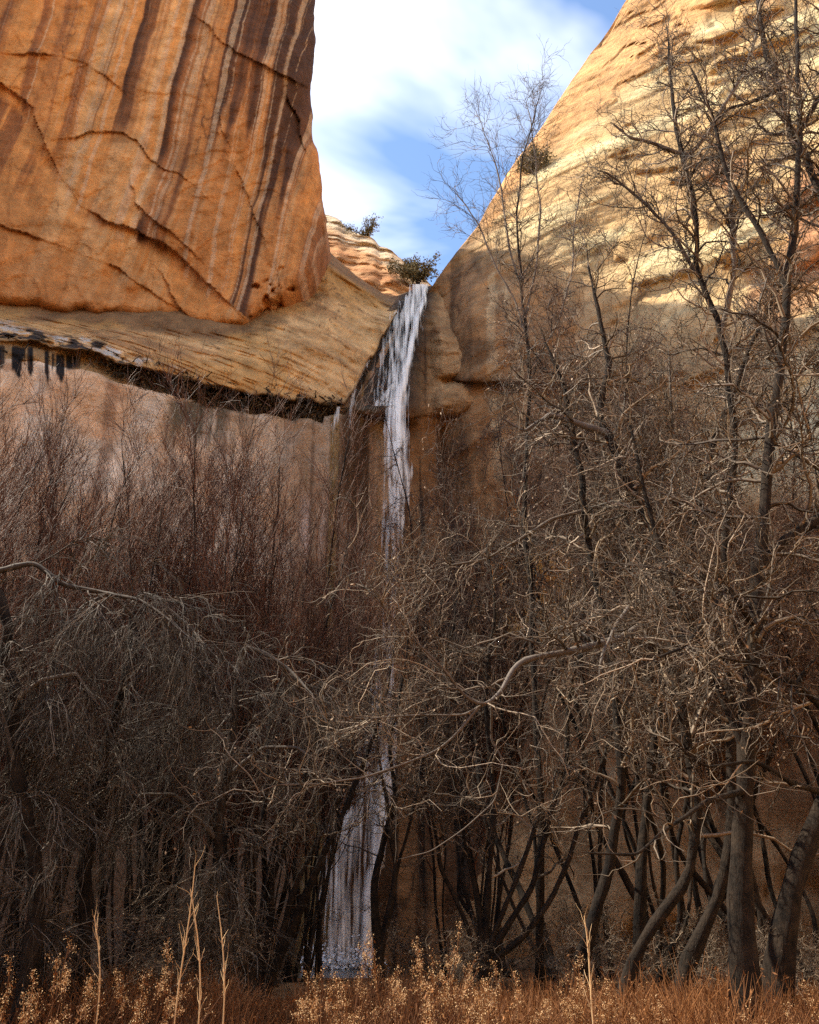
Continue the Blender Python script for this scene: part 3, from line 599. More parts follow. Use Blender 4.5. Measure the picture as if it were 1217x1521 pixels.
def spawn(Pp, Rp, count, g, t=(0.2, 0.98), ang=(30, 60), ln=(0.5, 1.5), K=6, wander=0.5, trop=(0, 0, 1), tw=0.4, rr=0.6, rmin=0.003, rmax=0.05, tip=0.35, shrink=0.5, wpow=1.0):
    n, KP, _ = Pp.shape
    Lp = np.linalg.norm(np.diff(Pp, axis=1), axis=2).sum(1)
    idx = g.choice(n, count, p=Lp ** wpow / (Lp ** wpow).sum()); tt = g.uniform(t[0], t[1], count)
    x = tt * (KP - 1); i = np.minimum(x.astype(int), KP - 2); f = (x - i)[:, None]
    pos = Pp[idx, i] * (1 - f) + Pp[idx, i + 1] * f; T = unit(Pp[idx, i + 1] - Pp[idx, i])
    r0 = np.clip((Rp[idx, i] * (1 - f[:, 0]) + Rp[idx, i + 1] * f[:, 0]) * rr, rmin, rmax)
    pr = unit(np.cross(T, unit(g.normal(size=(count, 3)))))
    a = np.radians(g.uniform(ang[0], ang[1], count))[:, None]
    d = np.cos(a) * T + np.sin(a) * pr
    L = g.uniform(ln[0], ln[1], count) * (1 - shrink * tt)
    pts = walk(pos, d, L, K, wander, trop, tw, g)
    rad = r0[:, None] * np.linspace(1, tip, K)[None]
    return pts, rad
class MB:
    def __init__(s): s.v = []; s.f = {3: [], 4: []}; s.t = []; s.n = 0
    def tubes(s, pts, rad, sides=3, tone=None, g=None, rough=0.0):
        n, K, _ = pts.shape
        T = unit(np.gradient(pts, axis=1)); ref = np.where(np.abs(T[..., 2:3]) < 0.9, np.array([0, 0, 1.0]), np.array([1.0, 0, 0]))
        B = np.zeros_like(T); B[:, 0] = unit(np.cross(T[:, 0], ref[:, 0]))
        for k in range(1, K): B[:, k] = unit(B[:, k - 1] - T[:, k] * (B[:, k - 1] * T[:, k]).sum(-1, keepdims=True))
        C = np.cross(B, T); a = np.arange(sides) * 2 * math.pi / sides
        v = pts[:, :, None] + rad[:, :, None, None] * (np.cos(a)[:, None] * B[:, :, None] + np.sin(a)[:, None] * C[:, :, None])
        i = (np.arange(n * K * sides) + s.n).reshape(n, K, sides); j = np.roll(i, -1, 2)
        s.f[4].append(np.stack([i[:, :-1], j[:, :-1], j[:, 1:], i[:, 1:]], -1).reshape(-1, 4))
        if rough:
            c = pts[:, :, None]; q = v.reshape(-1, 3)
            k = 1 + rough * (fbm(q, (9, 9, 1.6), 3, 91) + 0.6 * fbm(q, (3, 3, 2.2), 3, 92)); v = c + (v - c) * k.reshape(v.shape[:3])[..., None]
        s.v.append(v.reshape(-1, 3)); s.n += n * K * sides
        if tone is None: tone = 0.10 + 0.9 * (g or rng).uniform(0, 1, n) ** 3.6
        s.t.append(np.repeat(np.broadcast_to(tone, (n,)), K * sides)); return s
    def leaves(s, pos, size, g, elong=1.8):
        n = len(pos); a = unit(g.normal(size=(n, 3))); b = unit(np.cross(a, g.normal(size=(n, 3)))); sz = (size * g.uniform(0.5, 1.3, n))[:, None]
        v = np.stack([pos - b * sz * 0.5, pos + a * sz * elong * 0.5, pos + b * sz * 0.5, pos - a * sz * elong * 0.5], 1)
        s.f[4].append((np.arange(n * 4) + s.n).reshape(n, 4)); s.v.append(v.reshape(-1, 3)); s.n += n * 4
        s.t.append(np.repeat(g.uniform(0, 1, n), 4)); return s
    def build(s, name, mat, parent=None, origin=(0, 0, 0), **props):
        me = make_mesh(name, np.concatenate(s.v) - np.asarray(origin), np.concatenate(s.f[4]), {'tone': ('FLOAT', np.concatenate(s.t))})
        return add(name, me, mat, parent, **props)
def tips(pts, n, g):
    i = g.integers(0, pts.shape[0], n); k = g.integers(1, pts.shape[1], n); return pts[i, k]

def base_empty(name, loc, label, cat, group=None):
    o = add(name, None, label=label, category=cat); o.location = loc; o.empty_display_size = 0.3
    if group: o['group'] = group
    return o

def tree(name, stems, label, levels, mats, g, cat='tree', group=None, leaf=0, stem_name='trunk', limbs=(), ground=True, trunk_sides=16, leafsize=0.022, clear=0.0, pale=1.0):
    """stems / limbs: lists of (pts, radii) in world metres, stems[0][0] is the foot."""
    foot = np.array(stems[0][0][0])
    if ground: foot[2] = float(ground_z(foot[0], foot[1]))
    root = base_empty(name, foot, label, cat, group)
    K = 48; S = []; 
    for kind, lst in ((stem_name, stems), ('branch', limbs)):
        for pts, rad in lst:
            if kind == 'branch':          # a limb grows out of the nearest wood
                W = np.concatenate([a for a, _ in S]); pts = np.array(pts); q = W[np.argmin(np.linalg.norm(W - pts[0], axis=1))]
                pts = np.concatenate([q[None], pts[1:]])
            p, r = resample(pts, rad, K); r = r * np.clip(np.linspace(K / 4, 0.02, K), 0, 1)
            jit = fbm(p, 1.1, 3, int(g.integers(1000))); jit2 = fbm(p + 50, 1.1, 3, int(g.integers(1000)))
            amp = np.minimum(0.16, r * 2.2) * np.linspace(0, 1, K); p = p + np.stack([jit * amp, jit2 * amp, 0 * jit], -1)
            S.append((p, r))
            rk = r * (1 + 0.12 * fbm(p, 4.0, 3, 5))
            if kind == stem_name: rk = rk * (1 + 0.35 * np.exp(-np.linspace(0, 14, K)))
            MB().tubes(p[None], rk[None], trunk_sides if r.max() > 0.03 else 5, tone=np.array([g.uniform(0.15, 0.5)]), rough=0.22 if r.max() > 0.03 else 0).build(kind, mats[0] if kind == stem_name else mats[1], root, foot)
    Pp = np.stack([a for a, _ in S]); Rp = np.stack([b for _, b in S])
    crown = MB(); last = None; allp = [(Pp, Rp)]
    for li, lv in enumerate(levels):
        lv = dict(lv); src = lv.pop('src', -1); cnt = lv.pop('count'); sides = lv.pop('sides', 3); sep = lv.pop('sep', False)
        if src == 'all':
            # use every earlier level, resampled to the coarsest one
            k = min(a.shape[1] for a, _ in allp); sel = lambda a: a[:, np.round(np.linspace(0, a.shape[1] - 1, k)).astype(int)]
            A = np.concatenate([sel(a) for a, _ in allp]); B = np.concatenate([sel(b) for _, b in allp])
        else: A, B = allp[src]
        p, r = spawn(A, B, cnt, g, **lv)
        if clear: ok = p[:, :, 2].min(1) > clear * g.uniform(0.75, 1.25, len(p)); p, r = p[ok], r[ok]
        allp.append((p, r))
        if sep:
            for q in range(len(p)): MB().tubes(p[q:q + 1], r[q:q + 1], sides + 2, g=g).build('branch', mats[1], root, foot)
        else: crown.tubes(p, r, sides, tone=(0.10 + 0.9 * g.uniform(0, 1, len(p)) ** (1.6, 2.6, 5.5)[li]) * pale)
    crown.build('crown', mats[2] if len(mats) > 2 else mats[1], root, foot)
    if leaf:
        MB().leaves(tips(allp[-1][0], leaf, g), leafsize, g).build('dry_leaves', DRYLEAF, root, foot)
    return root
def px(Y, pts, r0=None):              # traced limb: (u, v, half-width px[, dY]) -> metres
    o = []; rr = []
    for q in pts:
        y = Y + (q[3] if len(q) > 3 else 0); p = P(q[0], q[1], y); dep = y * CP + (p[2] - EYE) * SP
        o.append(p); rr.append(q[2] * 0.8 * dep / F)
    return [np.array(o), np.array(rr)]
def rooted(Y, pts):                   # same, with the foot carried down into the ground
    o, r = px(Y, pts); f = o[0].copy(); f[2] = float(ground_z(f[0], f[1])) - 0.12
    if f[2] < o[0][2] - 0.05: o = np.concatenate([f[None], o]); r = np.concatenate([[r[0] * 1.15], r])
    return (o, r)

UP = (0, 0, 1); DOWN = (0, 0, -1)
# ---- upright red willows ------------------------------------------------------------------
def willow_stems(H, n, g, spread=0.16, r=0.022):
    st = []
    for i in range(n):
        a = g.uniform(0, 2 * math.pi); rr = g.uniform(0, 0.7); h = H * g.uniform(0.6, 1.0)
        d = np.array([math.cos(a), math.sin(a), 0]) * g.uniform(0.3, 1.0) * spread
        z = np.linspace(0, 1, 7); b = np.array([math.cos(a) * rr, math.sin(a) * rr, -0.1])
        pts = b + np.outer(z ** 1.3, d * h) + np.outer(z, [0, 0, h]) + np.cumsum(g.normal(size=(7, 3)) * [0.10, 0.10, 0], 0) * (z > 0)[:, None]
        st.append((pts, r * g.uniform(0.7, 1.5) * np.linspace(1.3, 0.3, 7)))
    return st
UPW = lambda a, b, c: [dict(count=a, t=(0.25, 0.97), ang=(12, 32), ln=(1.2, 3.2), K=7, wander=0.35, trop=UP, tw=0.8, rr=0.55, rmin=0.006, rmax=0.016),
                      dict(count=b, t=(0.1, 1.0), ang=(14, 36), ln=(0.6, 1.7), K=5, wander=0.3, trop=UP, tw=0.6, rr=0.6, rmin=0.0045, rmax=0.008),
                      dict(count=c, t=(0.1, 1.0), ang=(15, 40), ln=(0.3, 0.9), K=4, wander=0.3, trop=UP, tw=0.4, rr=0.7, rmin=0.0035, rmax=0.006)]
g = np.random.default_rng(11)
WP = []
for k in range(3):
    WP.append(tree('red_willow', willow_stems(10.0, 9, g), 'upright red-stemmed bare willow shrub in the thicket left of the waterfall', UPW(190, 1300, 3600), (BARK, REDTWIG, REDTWIG), g, 'shrub', 'red willows in front of the pale wall', ground=False, stem_name='stem', trunk_sides=5))
spots = []
def place(px_u, Y, top_v, H=10.0):    # put a clump so that its tips reach photo row top_v
    d = ray(px_u, top_v); z = EYE + Y * d[2] / d[1]; x = (px_u - CU) / F * (Y * CP + (z - EYE) * 0.35 * SP)
    gz = float(ground_z(x, Y)); return (x, Y, gz), (z - gz) / H
wl = [(-60, 17, 610), (20, 20, 640), (70, 17, 665), (120, 20, 650), (175, 18, 545), (215, 20, 625), (255, 18, 680), (300, 21, 650), (340, 18, 700), (385, 22, 650), (430, 19, 730), (470, 22, 690), (-20, 15, 700), (660, 25, 740)]
for i, (uu, Y, tv) in enumerate(wl):
    o = WP[i] if i < 3 else copy_tree(WP[i % 3])
    loc, s = place(uu, Y, tv); o['label'] = 'upright red-stemmed bare willow shrub ' + ('at the far left, under the black drips' if uu < 100 else 'in the tallest willow clump before the pale wall' if uu < 240 else 'beneath the dark mossy seam' if uu < 410 else 'at the edge of the waterfall alcove')
    o.location = loc; o.scale = (s * 1.05, s * 1.05, s); o.rotation_euler = (0, 0, g.uniform(0, 6.28))

# ---- grey drooping shrubs on the left -----------------------------------------------------
DROOP = lambda a, b, c: [dict(count=a, t=(0.15, 1.0), ang=(35, 85), ln=(0.7, 2.0), K=7, wander=0.55, trop=DOWN, tw=1.4, rr=0.5, rmin=0.006, rmax=0.014),
                         dict(count=b, t=(0.1, 1.0), ang=(20, 60), ln=(0.5, 1.5), K=6, wander=0.45, trop=DOWN, tw=1.5, rr=0.6, rmin=0.0035, rmax=0.007),
                         dict(count=c, t=(0.1, 1.0), ang=(20, 60), ln=(0.25, 0.8), K=4, wander=0.4, trop=DOWN, tw=1.0, rr=0.7, rmin=0.0025, rmax=0.005)]
g = np.random.default_rng(23)
tree('drooping_tree', [rooted(11.5, [(45, 1430, 16), (50, 1320, 14), (30, 1150, 12), (5, 980, 10), (-10, 850, 8)])],
     'grey weeping bare tree with stout dark trunk at the left edge of the thicket', DROOP(90, 1100, 3600), (BARK, GREYTWIG, GREYTWIG), g, pale=0.75,
     limbs=[px(11.5, [(-5, 800, 6), (50, 835, 5), (95, 870, 5), (150, 880, 4), (205, 890, 3, -.3), (255, 925, 2.5, -.5), (300, 960, 1.5, -.7)]),
            px(11.5, [(15, 1050, 6), (60, 1010, 4), (110, 1000, 3), (150, 1050, 2)]), px(11.3, [(30, 1150, 5), (0, 1050, 4), (-60, 1000, 3), (-120, 1020, 2)])], leaf=0)
tree('drooping_tree', [rooted(12.3, [(128, 1400, 14), (127, 1290, 12), (150, 1150, 10), (180, 1020, 8), (195, 900, 6)])],
     'grey weeping bare tree with arching drooping crown beside the stout left trunk', DROOP(100, 1200, 4200), (BARK, GREYTWIG, GREYTWIG), g, pale=0.75,
     limbs=[px(12.3, [(190, 900, 5), (215, 880, 4), (250, 905, 3), (290, 940, 2.5), (330, 985, 1.5, -.4)]),
            px(12.3, [(180, 1030, 5), (230, 990, 4), (270, 985, 3.5), (310, 1005, 3), (335, 1035, 2), (347, 1065, 1.2)]),
            px(12.0, [(190, 905, 4), (165, 880, 3), (120, 900, 2.5), (85, 960, 2, -.3), (60, 1040, 1.5, -.4)]),
            px(12.3, [(150, 1150, 5), (100, 1120, 4), (70, 1160, 3), (50, 1240, 2)])])
tree('drooping_tree', [rooted(13.5, [(372, 1465, 13), (350, 1380, 10), (330, 1250, 8), (335, 1110, 7), (350, 1000, 5)])],
     'grey weeping bare tree leaning over the dark clump left of the waterfall foot', DROOP(85, 950, 3200), (BARK, GREYTWIG, GREYTWIG), g, pale=0.75,
     limbs=[px(13.5, [(350, 1000, 5), (362, 960, 4), (395, 970, 3.5), (430, 995, 3), (465, 1030, 2, -.4), (490, 1080, 1.4, -.6)]),
            px(13.5, [(335, 1110, 5), (300, 1060, 4), (265, 1050, 3), (235, 1090, 2)]),
            px(13.3, [(332, 1150, 5), (390, 1110, 4), (440, 1110, 3), (480, 1140, 2)]), px(13.3, [(330, 1250, 5), (260, 1180, 4), (210, 1180, 3), (180, 1240, 2)])])

# ---- leaning clump left of the waterfall foot ------------------------------------------------
TANG = lambda a, b, c, k=1.0: [dict(count=a, t=(0.2, 1.0), ang=(30, 75), ln=(0.8 * k, 2.4 * k), K=9, wander=0.85, trop=UP, tw=0.35, rr=0.55, rmin=0.010, rmax=0.035),
                        dict(count=b, t=(0.1, 1.0), ang=(30, 75), ln=(0.4 * k, 1.3 * k), K=7, wander=0.9, trop=UP, tw=0.3, rr=0.6, rmin=0.0055, rmax=0.011),
                        dict(count=c, t=(0.1, 1.0), ang=(30, 80), ln=(0.15 * k, 0.6 * k), K=4, wander=0.7, trop=UP, tw=0.3, rr=0.7, rmin=0.0035, rmax=0.006)]
g = np.random.default_rng(31)
def clump(Y, base, ends):
    o = []
    for mids in ends: o.append(rooted(Y, [base] + mids))
    return o
tree('leaning_tree', clump(15, (392, 1476, 9), [[(430, 1390, 8), (465, 1305, 7), (505, 1215, 5.5), (545, 1120, 4), (575, 1020, 2.5), (590, 930, 1.5)],
     [(418, 1400, 7), (440, 1310, 5), (480, 1230, 4), (520, 1150, 3), (530, 1040, 2)], [(400, 1390, 7), (405, 1300, 5), (440, 1210, 4), (470, 1100, 3), (480, 980, 2)],
     [(380, 1400, 7), (372, 1310, 5), (395, 1200, 4), (400, 1090, 3), (430, 960, 2)], [(368, 1410, 6), (345, 1330, 5), (335, 1250, 4), (320, 1140, 2.5)]]),
     'dark multi-stemmed bare tree leaning right across the foot of the waterfall', TANG(45, 330, 979), (BARK, TWIG, TWIG), g, clear=2.5, leaf=500, stem_name='trunk')
tree('leaning_tree', clump(16.5, (563, 1425, 8), [[(560, 1390, 8), (553, 1310, 6.5), (568, 1255, 5.5), (585, 1190, 4.5), (580, 1100, 3.5), (600, 1000, 2.5), (610, 900, 1.5)],
     [(575, 1380, 5), (590, 1290, 4), (580, 1210, 3.5), (560, 1120, 2.5), (545, 1030, 2)], [(572, 1370, 4), (600, 1250, 3), (630, 1130, 2.5), (640, 1000, 2)]]),
     'dark slim bare tree standing against the white base of the waterfall', TANG(50, 380, 1120), (BARK, TWIG, TWIG), g, clear=2.5, leaf=600)
tree('leaning_tree', clump(17, (716, 1440, 8), [[(723, 1347, 6), (731, 1260, 5.5), (733, 1150, 4.5), (720, 1040, 3.5), (735, 900, 2.5), (720, 780, 1.5)],
     [(738, 1379, 5), (778, 1284, 4.5), (805, 1200, 3.5), (800, 1080, 2.5), (830, 960, 2)], [(751, 1380, 6), (790, 1323, 5.5), (807, 1252, 5), (840, 1150, 4), (845, 1020, 3), (880, 900, 2)],
     [(739, 1420, 6), (774, 1395, 5.5), (822, 1331, 5), (850, 1258, 4.5), (880, 1170, 3.5), (920, 1060, 2.5)], [(712, 1350, 5), (690, 1250, 4), (672, 1140, 3.5), (660, 1010, 2.5), (680, 880, 1.5)], [(700, 1390, 5), (655, 1290, 4), (640, 1180, 3), (625, 1060, 2)]]),
     'dark bare tree with a fan of curved stems beside the pool bank', TANG(100, 900, 2520), (BARK, TWIG, TWIG), g, clear=2.5, leaf=900)

# ---- big trees on the right ----------------------------------------------------------------
g = np.random.default_rng(41)
tree('cottonwood', [rooted(10.5, [(1105, 1560, 22.9), (1104, 1430, 22.1), (1100, 1320, 20.4), (1108, 1150, 17.0), (1118, 950, 13.6), (1125, 830, 11.9), (1140, 700, 10.2), (1152, 600, 9.3), (1165, 470, 7.6), (1180, 340, 6.0), (1190, 200, 4.2), (1180, 60, 3.4), (1190, -80, 1.7)])],
     'largest dark bare tree with thick scarred trunk on the right', TANG(160, 1500, 4200), (BARK, BARK, TWIG), g, clear=2.5,
     limbs=[px(10.5, [(1122, 850, 10), (1160, 805, 9), (1210, 775, 8), (1280, 720, 6), (1340, 620, 4)]),
            px(10.5, [(1110, 1100, 8), (1060, 1000, 6), (1010, 900, 5), (975, 800, 4), (950, 700, 3), (930, 600, 2)]),
            px(10.2, [(1120, 900, 7), (1080, 870, 5, -.5), (1040, 930, 4, -.9), (1020, 960, 3, -1.1), (960, 985, 2, -1.3)]),
            px(10.2, [(1108, 1180, 7), (1050, 1190, 5, -.4), (985, 1235, 4, -.9), (945, 1270, 3, -1.2), (890, 1268, 2, -1.5), (850, 1265, 1.2, -1.6)]),
            px(10.5, [(1170, 430, 6), (1130, 340, 5), (1080, 260, 4), (1060, 180, 3), (1020, 90, 2)])], leaf=1600)
tree('cottonwood', [rooted(11.5, [(1150, 1560, 21.2), (1155, 1446, 20.4), (1163, 1340, 18.7), (1195, 1270, 17.0), (1240, 1150, 15.3), (1280, 950, 12.8), (1290, 700, 10.2), (1270, 450, 8.5), (1217, 290, 6.8), (1180, 190, 6.0), (1148, 123, 5.1), (1130, 62, 4.2), (1126, 0, 3.8), (1135, -80, 2.5)])],
     'dark bare tree leaning right then arching back overhead beside the thick scarred trunk', TANG(130, 1100, 3220), (BARK, BARK, TWIG), g, clear=2.5,
     limbs=[px(11.5, [(1150, 125, 4), (1120, 150, 3), (1085, 160, 2.5), (1050, 190, 1.6)]), px(11.5, [(1190, 215, 5), (1225, 130, 4), (1240, 30, 3), (1230, -60, 2)]),
            px(11.0, [(1260, 1050, 8), (1190, 1020, 6, -.8), (1120, 985, 4, -1.2), (1060, 975, 2.5, -1.5), (1020, 940, 1.5, -1.6)]),
            px(11.0, [(1230, 1180, 7), (1180, 1165, 5, -.6), (1120, 1130, 3.5, -.9), (1050, 1140, 2.5, -1.2), (990, 1095, 1.6, -1.4)])], leaf=1000)
tree('cottonwood', [rooted(13, [(1000, 1490, 11.9), (1013, 1434, 11.9), (1040, 1385, 11.0), (1072, 1340, 10.2), (1090, 1240, 9.3), (1085, 1050, 7.6), (1075, 850, 6.8), (1090, 690, 6.4), (1091, 600, 6.0), (1070, 500, 5.1), (1040, 400, 5.1), (1029, 329, 4.7), (1025, 240, 4.2), (1000, 185, 3.4), (998, 90, 2.5), (985, 10, 1.7)])],
     'tall slim dark bare tree forking against the sunlit cliff', TANG(150, 1300, 3500), (BARK, TWIG, TWIG), g, clear=2.5,
     limbs=[px(13, [(1026, 232, 4.5), (1054, 197, 4), (1087, 140, 3.5), (1111, 95, 3), (1130, 20, 2)]), px(13, [(1028, 235, 4), (1000, 225, 3.5), (972, 214, 3), (935, 205, 2.2), (905, 180, 1.5)]),
            px(13, [(1045, 420, 4), (1000, 350, 3), (960, 300, 2.5), (920, 270, 2), (880, 250, 1.4)]), px(13, [(1092, 500, 5), (1093, 400, 4.5), (1085, 310, 4), (1080, 240, 3.2), (1045, 222, 2.5)])], leaf=700)
tree('cottonwood', [rooted(12.5, [(920, 1490, 11.9), (926, 1465, 11.9), (958, 1387, 11.0), (1000, 1335, 10.2), (1029, 1300, 9.8), (1040, 1180, 9.3), (1004, 1010, 8.5), (996, 960, 8.5), (985, 830, 8.5), (963, 764, 8.1), (926, 715, 7.6), (895, 655, 6.8), (890, 600, 6.0), (905, 520, 4.2), (880, 430, 3.0), (870, 350, 1.7)])],
     'dark bare tree with sinuous trunk bending left beside the thick scarred trunk', TANG(150, 1300, 3500), (BARK, PALE, TWIG), g, clear=2.5,
     limbs=[px(12.5, [(893, 650, 7), (860, 630, 5.5), (815, 615, 4.5), (780, 640, 3), (740, 615, 2)]),
            px(12, [(990, 900, 7, .4), (930, 945, 6.5), (880, 960, 6.5), (830, 972, 6), (790, 975, 5.5), (765, 988, 5), (748, 1025, 4, -.3), (720, 1052, 3.5, -.5), (690, 1035, 3, -.7), (668, 1000, 2.6, -.9), (640, 975, 2.2, -1), (585, 920, 1.8, -1.2), (545, 870, 1.4, -1.3), (510, 800, 1.0, -1.4)]),
            px(11.5, [(715, 1052, 3), (690, 1062, 2.5), (620, 1062, 2), (540, 1068, 1.7, -.2), (465, 1058, 1.2, -.4)]),
            px(11.5, [(712, 1056, 3.5), (680, 1090, 3), (650, 1115, 2.5), (600, 1135, 2.2, -.2), (540, 1155, 2, -.4), (470, 1165, 1.7, -.6), (410, 1165, 1.3, -.8), (358, 1188, 1.0, -.9)]),
            px(11.8, [(718, 1058, 2.6), (730, 1100, 2.2), (750, 1130, 1.8), (735, 1190, 1.5), (690, 1230, 1.2), (640, 1265, 1.0), (585, 1278, .8)]),
            px(12, [(1000, 960, 6), (935, 900, 5, -.6), (915, 930, 4.5, -.9), (900, 970, 3.5, -1.0), (890, 1010, 2.5, -1.1)])], leaf=1500)
tree('cottonwood', [rooted(14.5, [(858, 1450, 11.0), (863, 1426, 11.0), (885, 1360, 10.2), (903, 1308, 9.3), (922, 1200, 8.5), (922, 1093, 8.1), (905, 980, 6.8), (880, 850, 6.0), (866, 745, 5.5), (852, 662, 5.1), (830, 560, 3.8), (800, 480, 2.5)])],
     'slender dark bare tree leaning right then left behind the fan of curved stems', TANG(120, 1000, 2940), (BARK, TWIG, TWIG), g, clear=2.5,
     limbs=[px(14.5, [(866, 760, 4), (820, 770, 3.5), (775, 800, 3), (720, 830, 2.5), (660, 840, 2), (610, 870, 1.4)]), px(14.5, [(915, 1030, 5), (950, 900, 4), (975, 760, 3), (1000, 620, 2.5), (990, 500, 2)])], leaf=900)
tree('cottonwood', [rooted(15, [(948, 1485, 10.2), (950, 1400, 10.2), (952, 1308, 9.3), (960, 1200, 8.5), (974, 1100, 7.6), (990, 950, 6.8), (1030, 800, 6.0), (1060, 650, 5.1), (1110, 520, 4.2), (1160, 420, 3.4), (1200, 330, 2.5)])],
     'straight dark bare tree standing between the two leaning trunks', TANG(130, 1000, 3080), (BARK, TWIG, TWIG), g, clear=2.5,
     limbs=[px(15, [(990, 950, 5), (940, 800, 4), (900, 690, 3), (880, 560, 2)]), px(15, [(1060, 650, 4), (1150, 600, 4), (1217, 520, 3), (1260, 420, 2)])], leaf=700)

# ---- the pale-twigged tree against the sky ----------------------------------------------------
g = np.random.default_rng(53)
FINE = [dict(count=150, t=(0.3, 1.0), ang=(18, 45), ln=(0.9, 2.6), K=8, wander=0.8, trop=UP, tw=0.7, rr=0.5, rmin=0.008, rmax=0.018),
        dict(count=900, t=(0.15, 1.0), ang=(20, 50), ln=(0.5, 1.5), K=7, wander=0.8, trop=UP, tw=0.5, rr=0.6, rmin=0.006, rmax=0.010),
        dict(count=2600, t=(0.15, 1.0), ang=(20, 55), ln=(0.2, 0.8), K=5, wander=0.7, trop=UP, tw=0.4, rr=0.7, rmin=0.0045, rmax=0.007)]
tree('sky_tree', [rooted(19, [(800, 1440, 6.82), (805, 1200, 6.20), (790, 950, 4.96), (780, 750, 4.34), (785, 600, 3.72), (783, 480, 3.10), (772, 400, 2.48), (768, 310, 1.86), (778, 230, 1.49), (795, 160, 1.12), (815, 105, 0.62)])],
     'slender bare tree whose fine twigs stand out against the blue sky', FINE, (BARK, TWIG, TWIG), g,
     limbs=[px(19, [(783, 500, 2.48), (765, 445, 1.86), (735, 395, 1.61), (712, 335, 1.36), (692, 305, 1.12), (668, 275, 0.62)]), px(19, [(775, 430, 2.17), (757, 370, 1.86), (748, 300, 1.55), (738, 250, 1.24), (722, 205, 0.93), (712, 170, 0.62)]),
            px(19, [(783, 470, 2.17), (797, 400, 1.86), (803, 310, 1.55), (795, 240, 1.24), (788, 180, 0.99), (780, 140, 0.62)]), px(19, [(785, 560, 2.17), (830, 480, 1.86), (850, 400, 1.55), (855, 320, 1.24), (870, 250, 0.81)])])

# ---- background tangle of small trees, right of the waterfall ---------------------------------
def shrub_stems(H, n, g, spread=0.35, r=0.05):
    st = []
    for i in range(n):
        a = g.uniform(0, 2 * math.pi); h = H * g.uniform(0.65, 1.0); d = np.array([math.cos(a), math.sin(a), 0]) * g.uniform(0.2, 1.0) * spread
        z = np.linspace(0, 1, 9); b = np.array([math.cos(a) * 0.2, math.sin(a) * 0.2, -0.1])
        pts = b + np.outer(z, d * h) + np.outer(z, [0, 0, h]) + np.cumsum(g.normal(size=(9, 3)) * [0.34, 0.34, 0], 0) * (z > 0)[:, None]
        st.append((pts, r * g.uniform(0.7, 1.4) * np.linspace(1.3, 0.2, 9)))
    return st
TP = [tree('thicket_tree', shrub_stems(9.0, 3, g, r=0.035), 'many-stemmed brown bare tree in the dense thicket right of the waterfall', TANG(120, 1100, 2940), (BARK, BROWNTWIG, BROWNTWIG), g, clear=2.5, group='thicket trees under the sunlit dome', ground=False, leaf=1500, leafsize=0.03, pale=0.6) for k in range(3)]
tl = [(740, 24, 560), (800, 22, 500), (850, 25, 440), (900, 21, 430), (950, 24, 400), (1000, 20, 420), (1060, 23, 390), (1120, 19, 420), (1180, 22, 400), (1240, 18, 430), (930, 18, 600), (1040, 17.5, 600), (1150, 17, 560), (1230, 15.5, 640)]
for i, (uu, Y, tv) in enumerate(tl):
    o = TP[i] if i < 3 else copy_tree(TP[i % 3])
    loc, s = place(uu, Y, tv, 9.0); o['label'] = 'many-stemmed brown bare tree in the thicket ' + ('between waterfall and sunlit dome' if uu < 870 else 'below the cream part of the dome' if uu < 1050 else 'below the red-stained right part of the dome')
    o.location = loc; o.scale = (min(s, 1.15),) * 2 + (s,); o.rotation_euler = (0, 0, g.uniform(0, 6.28))

BP = [tree('low_brush', shrub_stems(2.4, 7, g, 0.6, 0.012), 'low tangled bare bush at the foot of the trees', TANG(60, 420, 900, 0.45), (TWIG, TWIG, TWIG), g, 'bush', 'low bare brush among the trunks', ground=False, stem_name='stem', trunk_sides=4, leaf=250) for k in range(2)]
bl = [(30, 13, 1330), (100, 14, 1300), (180, 12.5, 1340), (240, 15, 1280), (300, 13, 1330), (345, 15.5, 1290), (420, 19, 1330), (600, 18, 1340), (650, 20, 1310), (690, 15, 1370), (780, 19, 1340), (840, 16, 1360), (880, 20, 1300), (930, 14.5, 1370), (990, 18, 1310), (1040, 13.5, 1370), (1075, 17, 1320), (1130, 13, 1370), (1190, 15, 1330), (1215, 12.5, 1380)]
for i, (uu, Y, tv) in enumerate(bl):
    o = BP[i] if i < 2 else copy_tree(BP[i % 2])
    o['label'] = 'low tangled bare bush ' + ('at the foot of the weeping grey trees' if uu < 450 else 'among the curved stems beside the pool bank' if uu < 860 else 'among the big dark leaning trunks')
    loc, sc_ = place(uu, Y, tv, 2.4); o.location = loc; o.scale = (sc_ * 1.2, sc_ * 1.2, sc_); o.rotation_euler = (0, 0, g.uniform(0, 6.28))

# ---- small bushes on the rims -------------------------------------------------------------------
def rim_bush(name, u, v, Y, size, label, n=900):
    n = n * 2
    g2 = np.random.default_rng(int(u)); p = P(u, v, Y); root = base_empty(name, p, label, 'bush')
    st = [(np.array([[0, 0, -.4], [0, 0, 0.1], [g2.normal() * .4 * size, g2.normal() * .3 * size, size * g2.uniform(.5, .9)]]), np.array([.05, .04, .015])) for _ in range(7)]
    b = MB()
    S = [resample(a, r, 6) for a, r in st]; Pp = np.stack([a for a, _ in S]); Rp = np.stack([r for _, r in S]); b.tubes(Pp, Rp, 4, g=g2)
    q, r = spawn(Pp, Rp, 90, g2, ln=(size * .3, size * .7), rmin=.008, rmax=.02); b.tubes(q, r, 3, g=g2); b.build('stems', BARK, root)
    lf = MB(); pos = tips(q, n, g2) + g2.normal(size=(n, 3)) * size * .07; lf.leaves(pos, size * 0.05, g2); lf.build('foliage', SAGE, root)
rim_bush('rim_bush', 545, 352, 55.5, 1.5, 'small grey-green bush on the pale rim upstream')
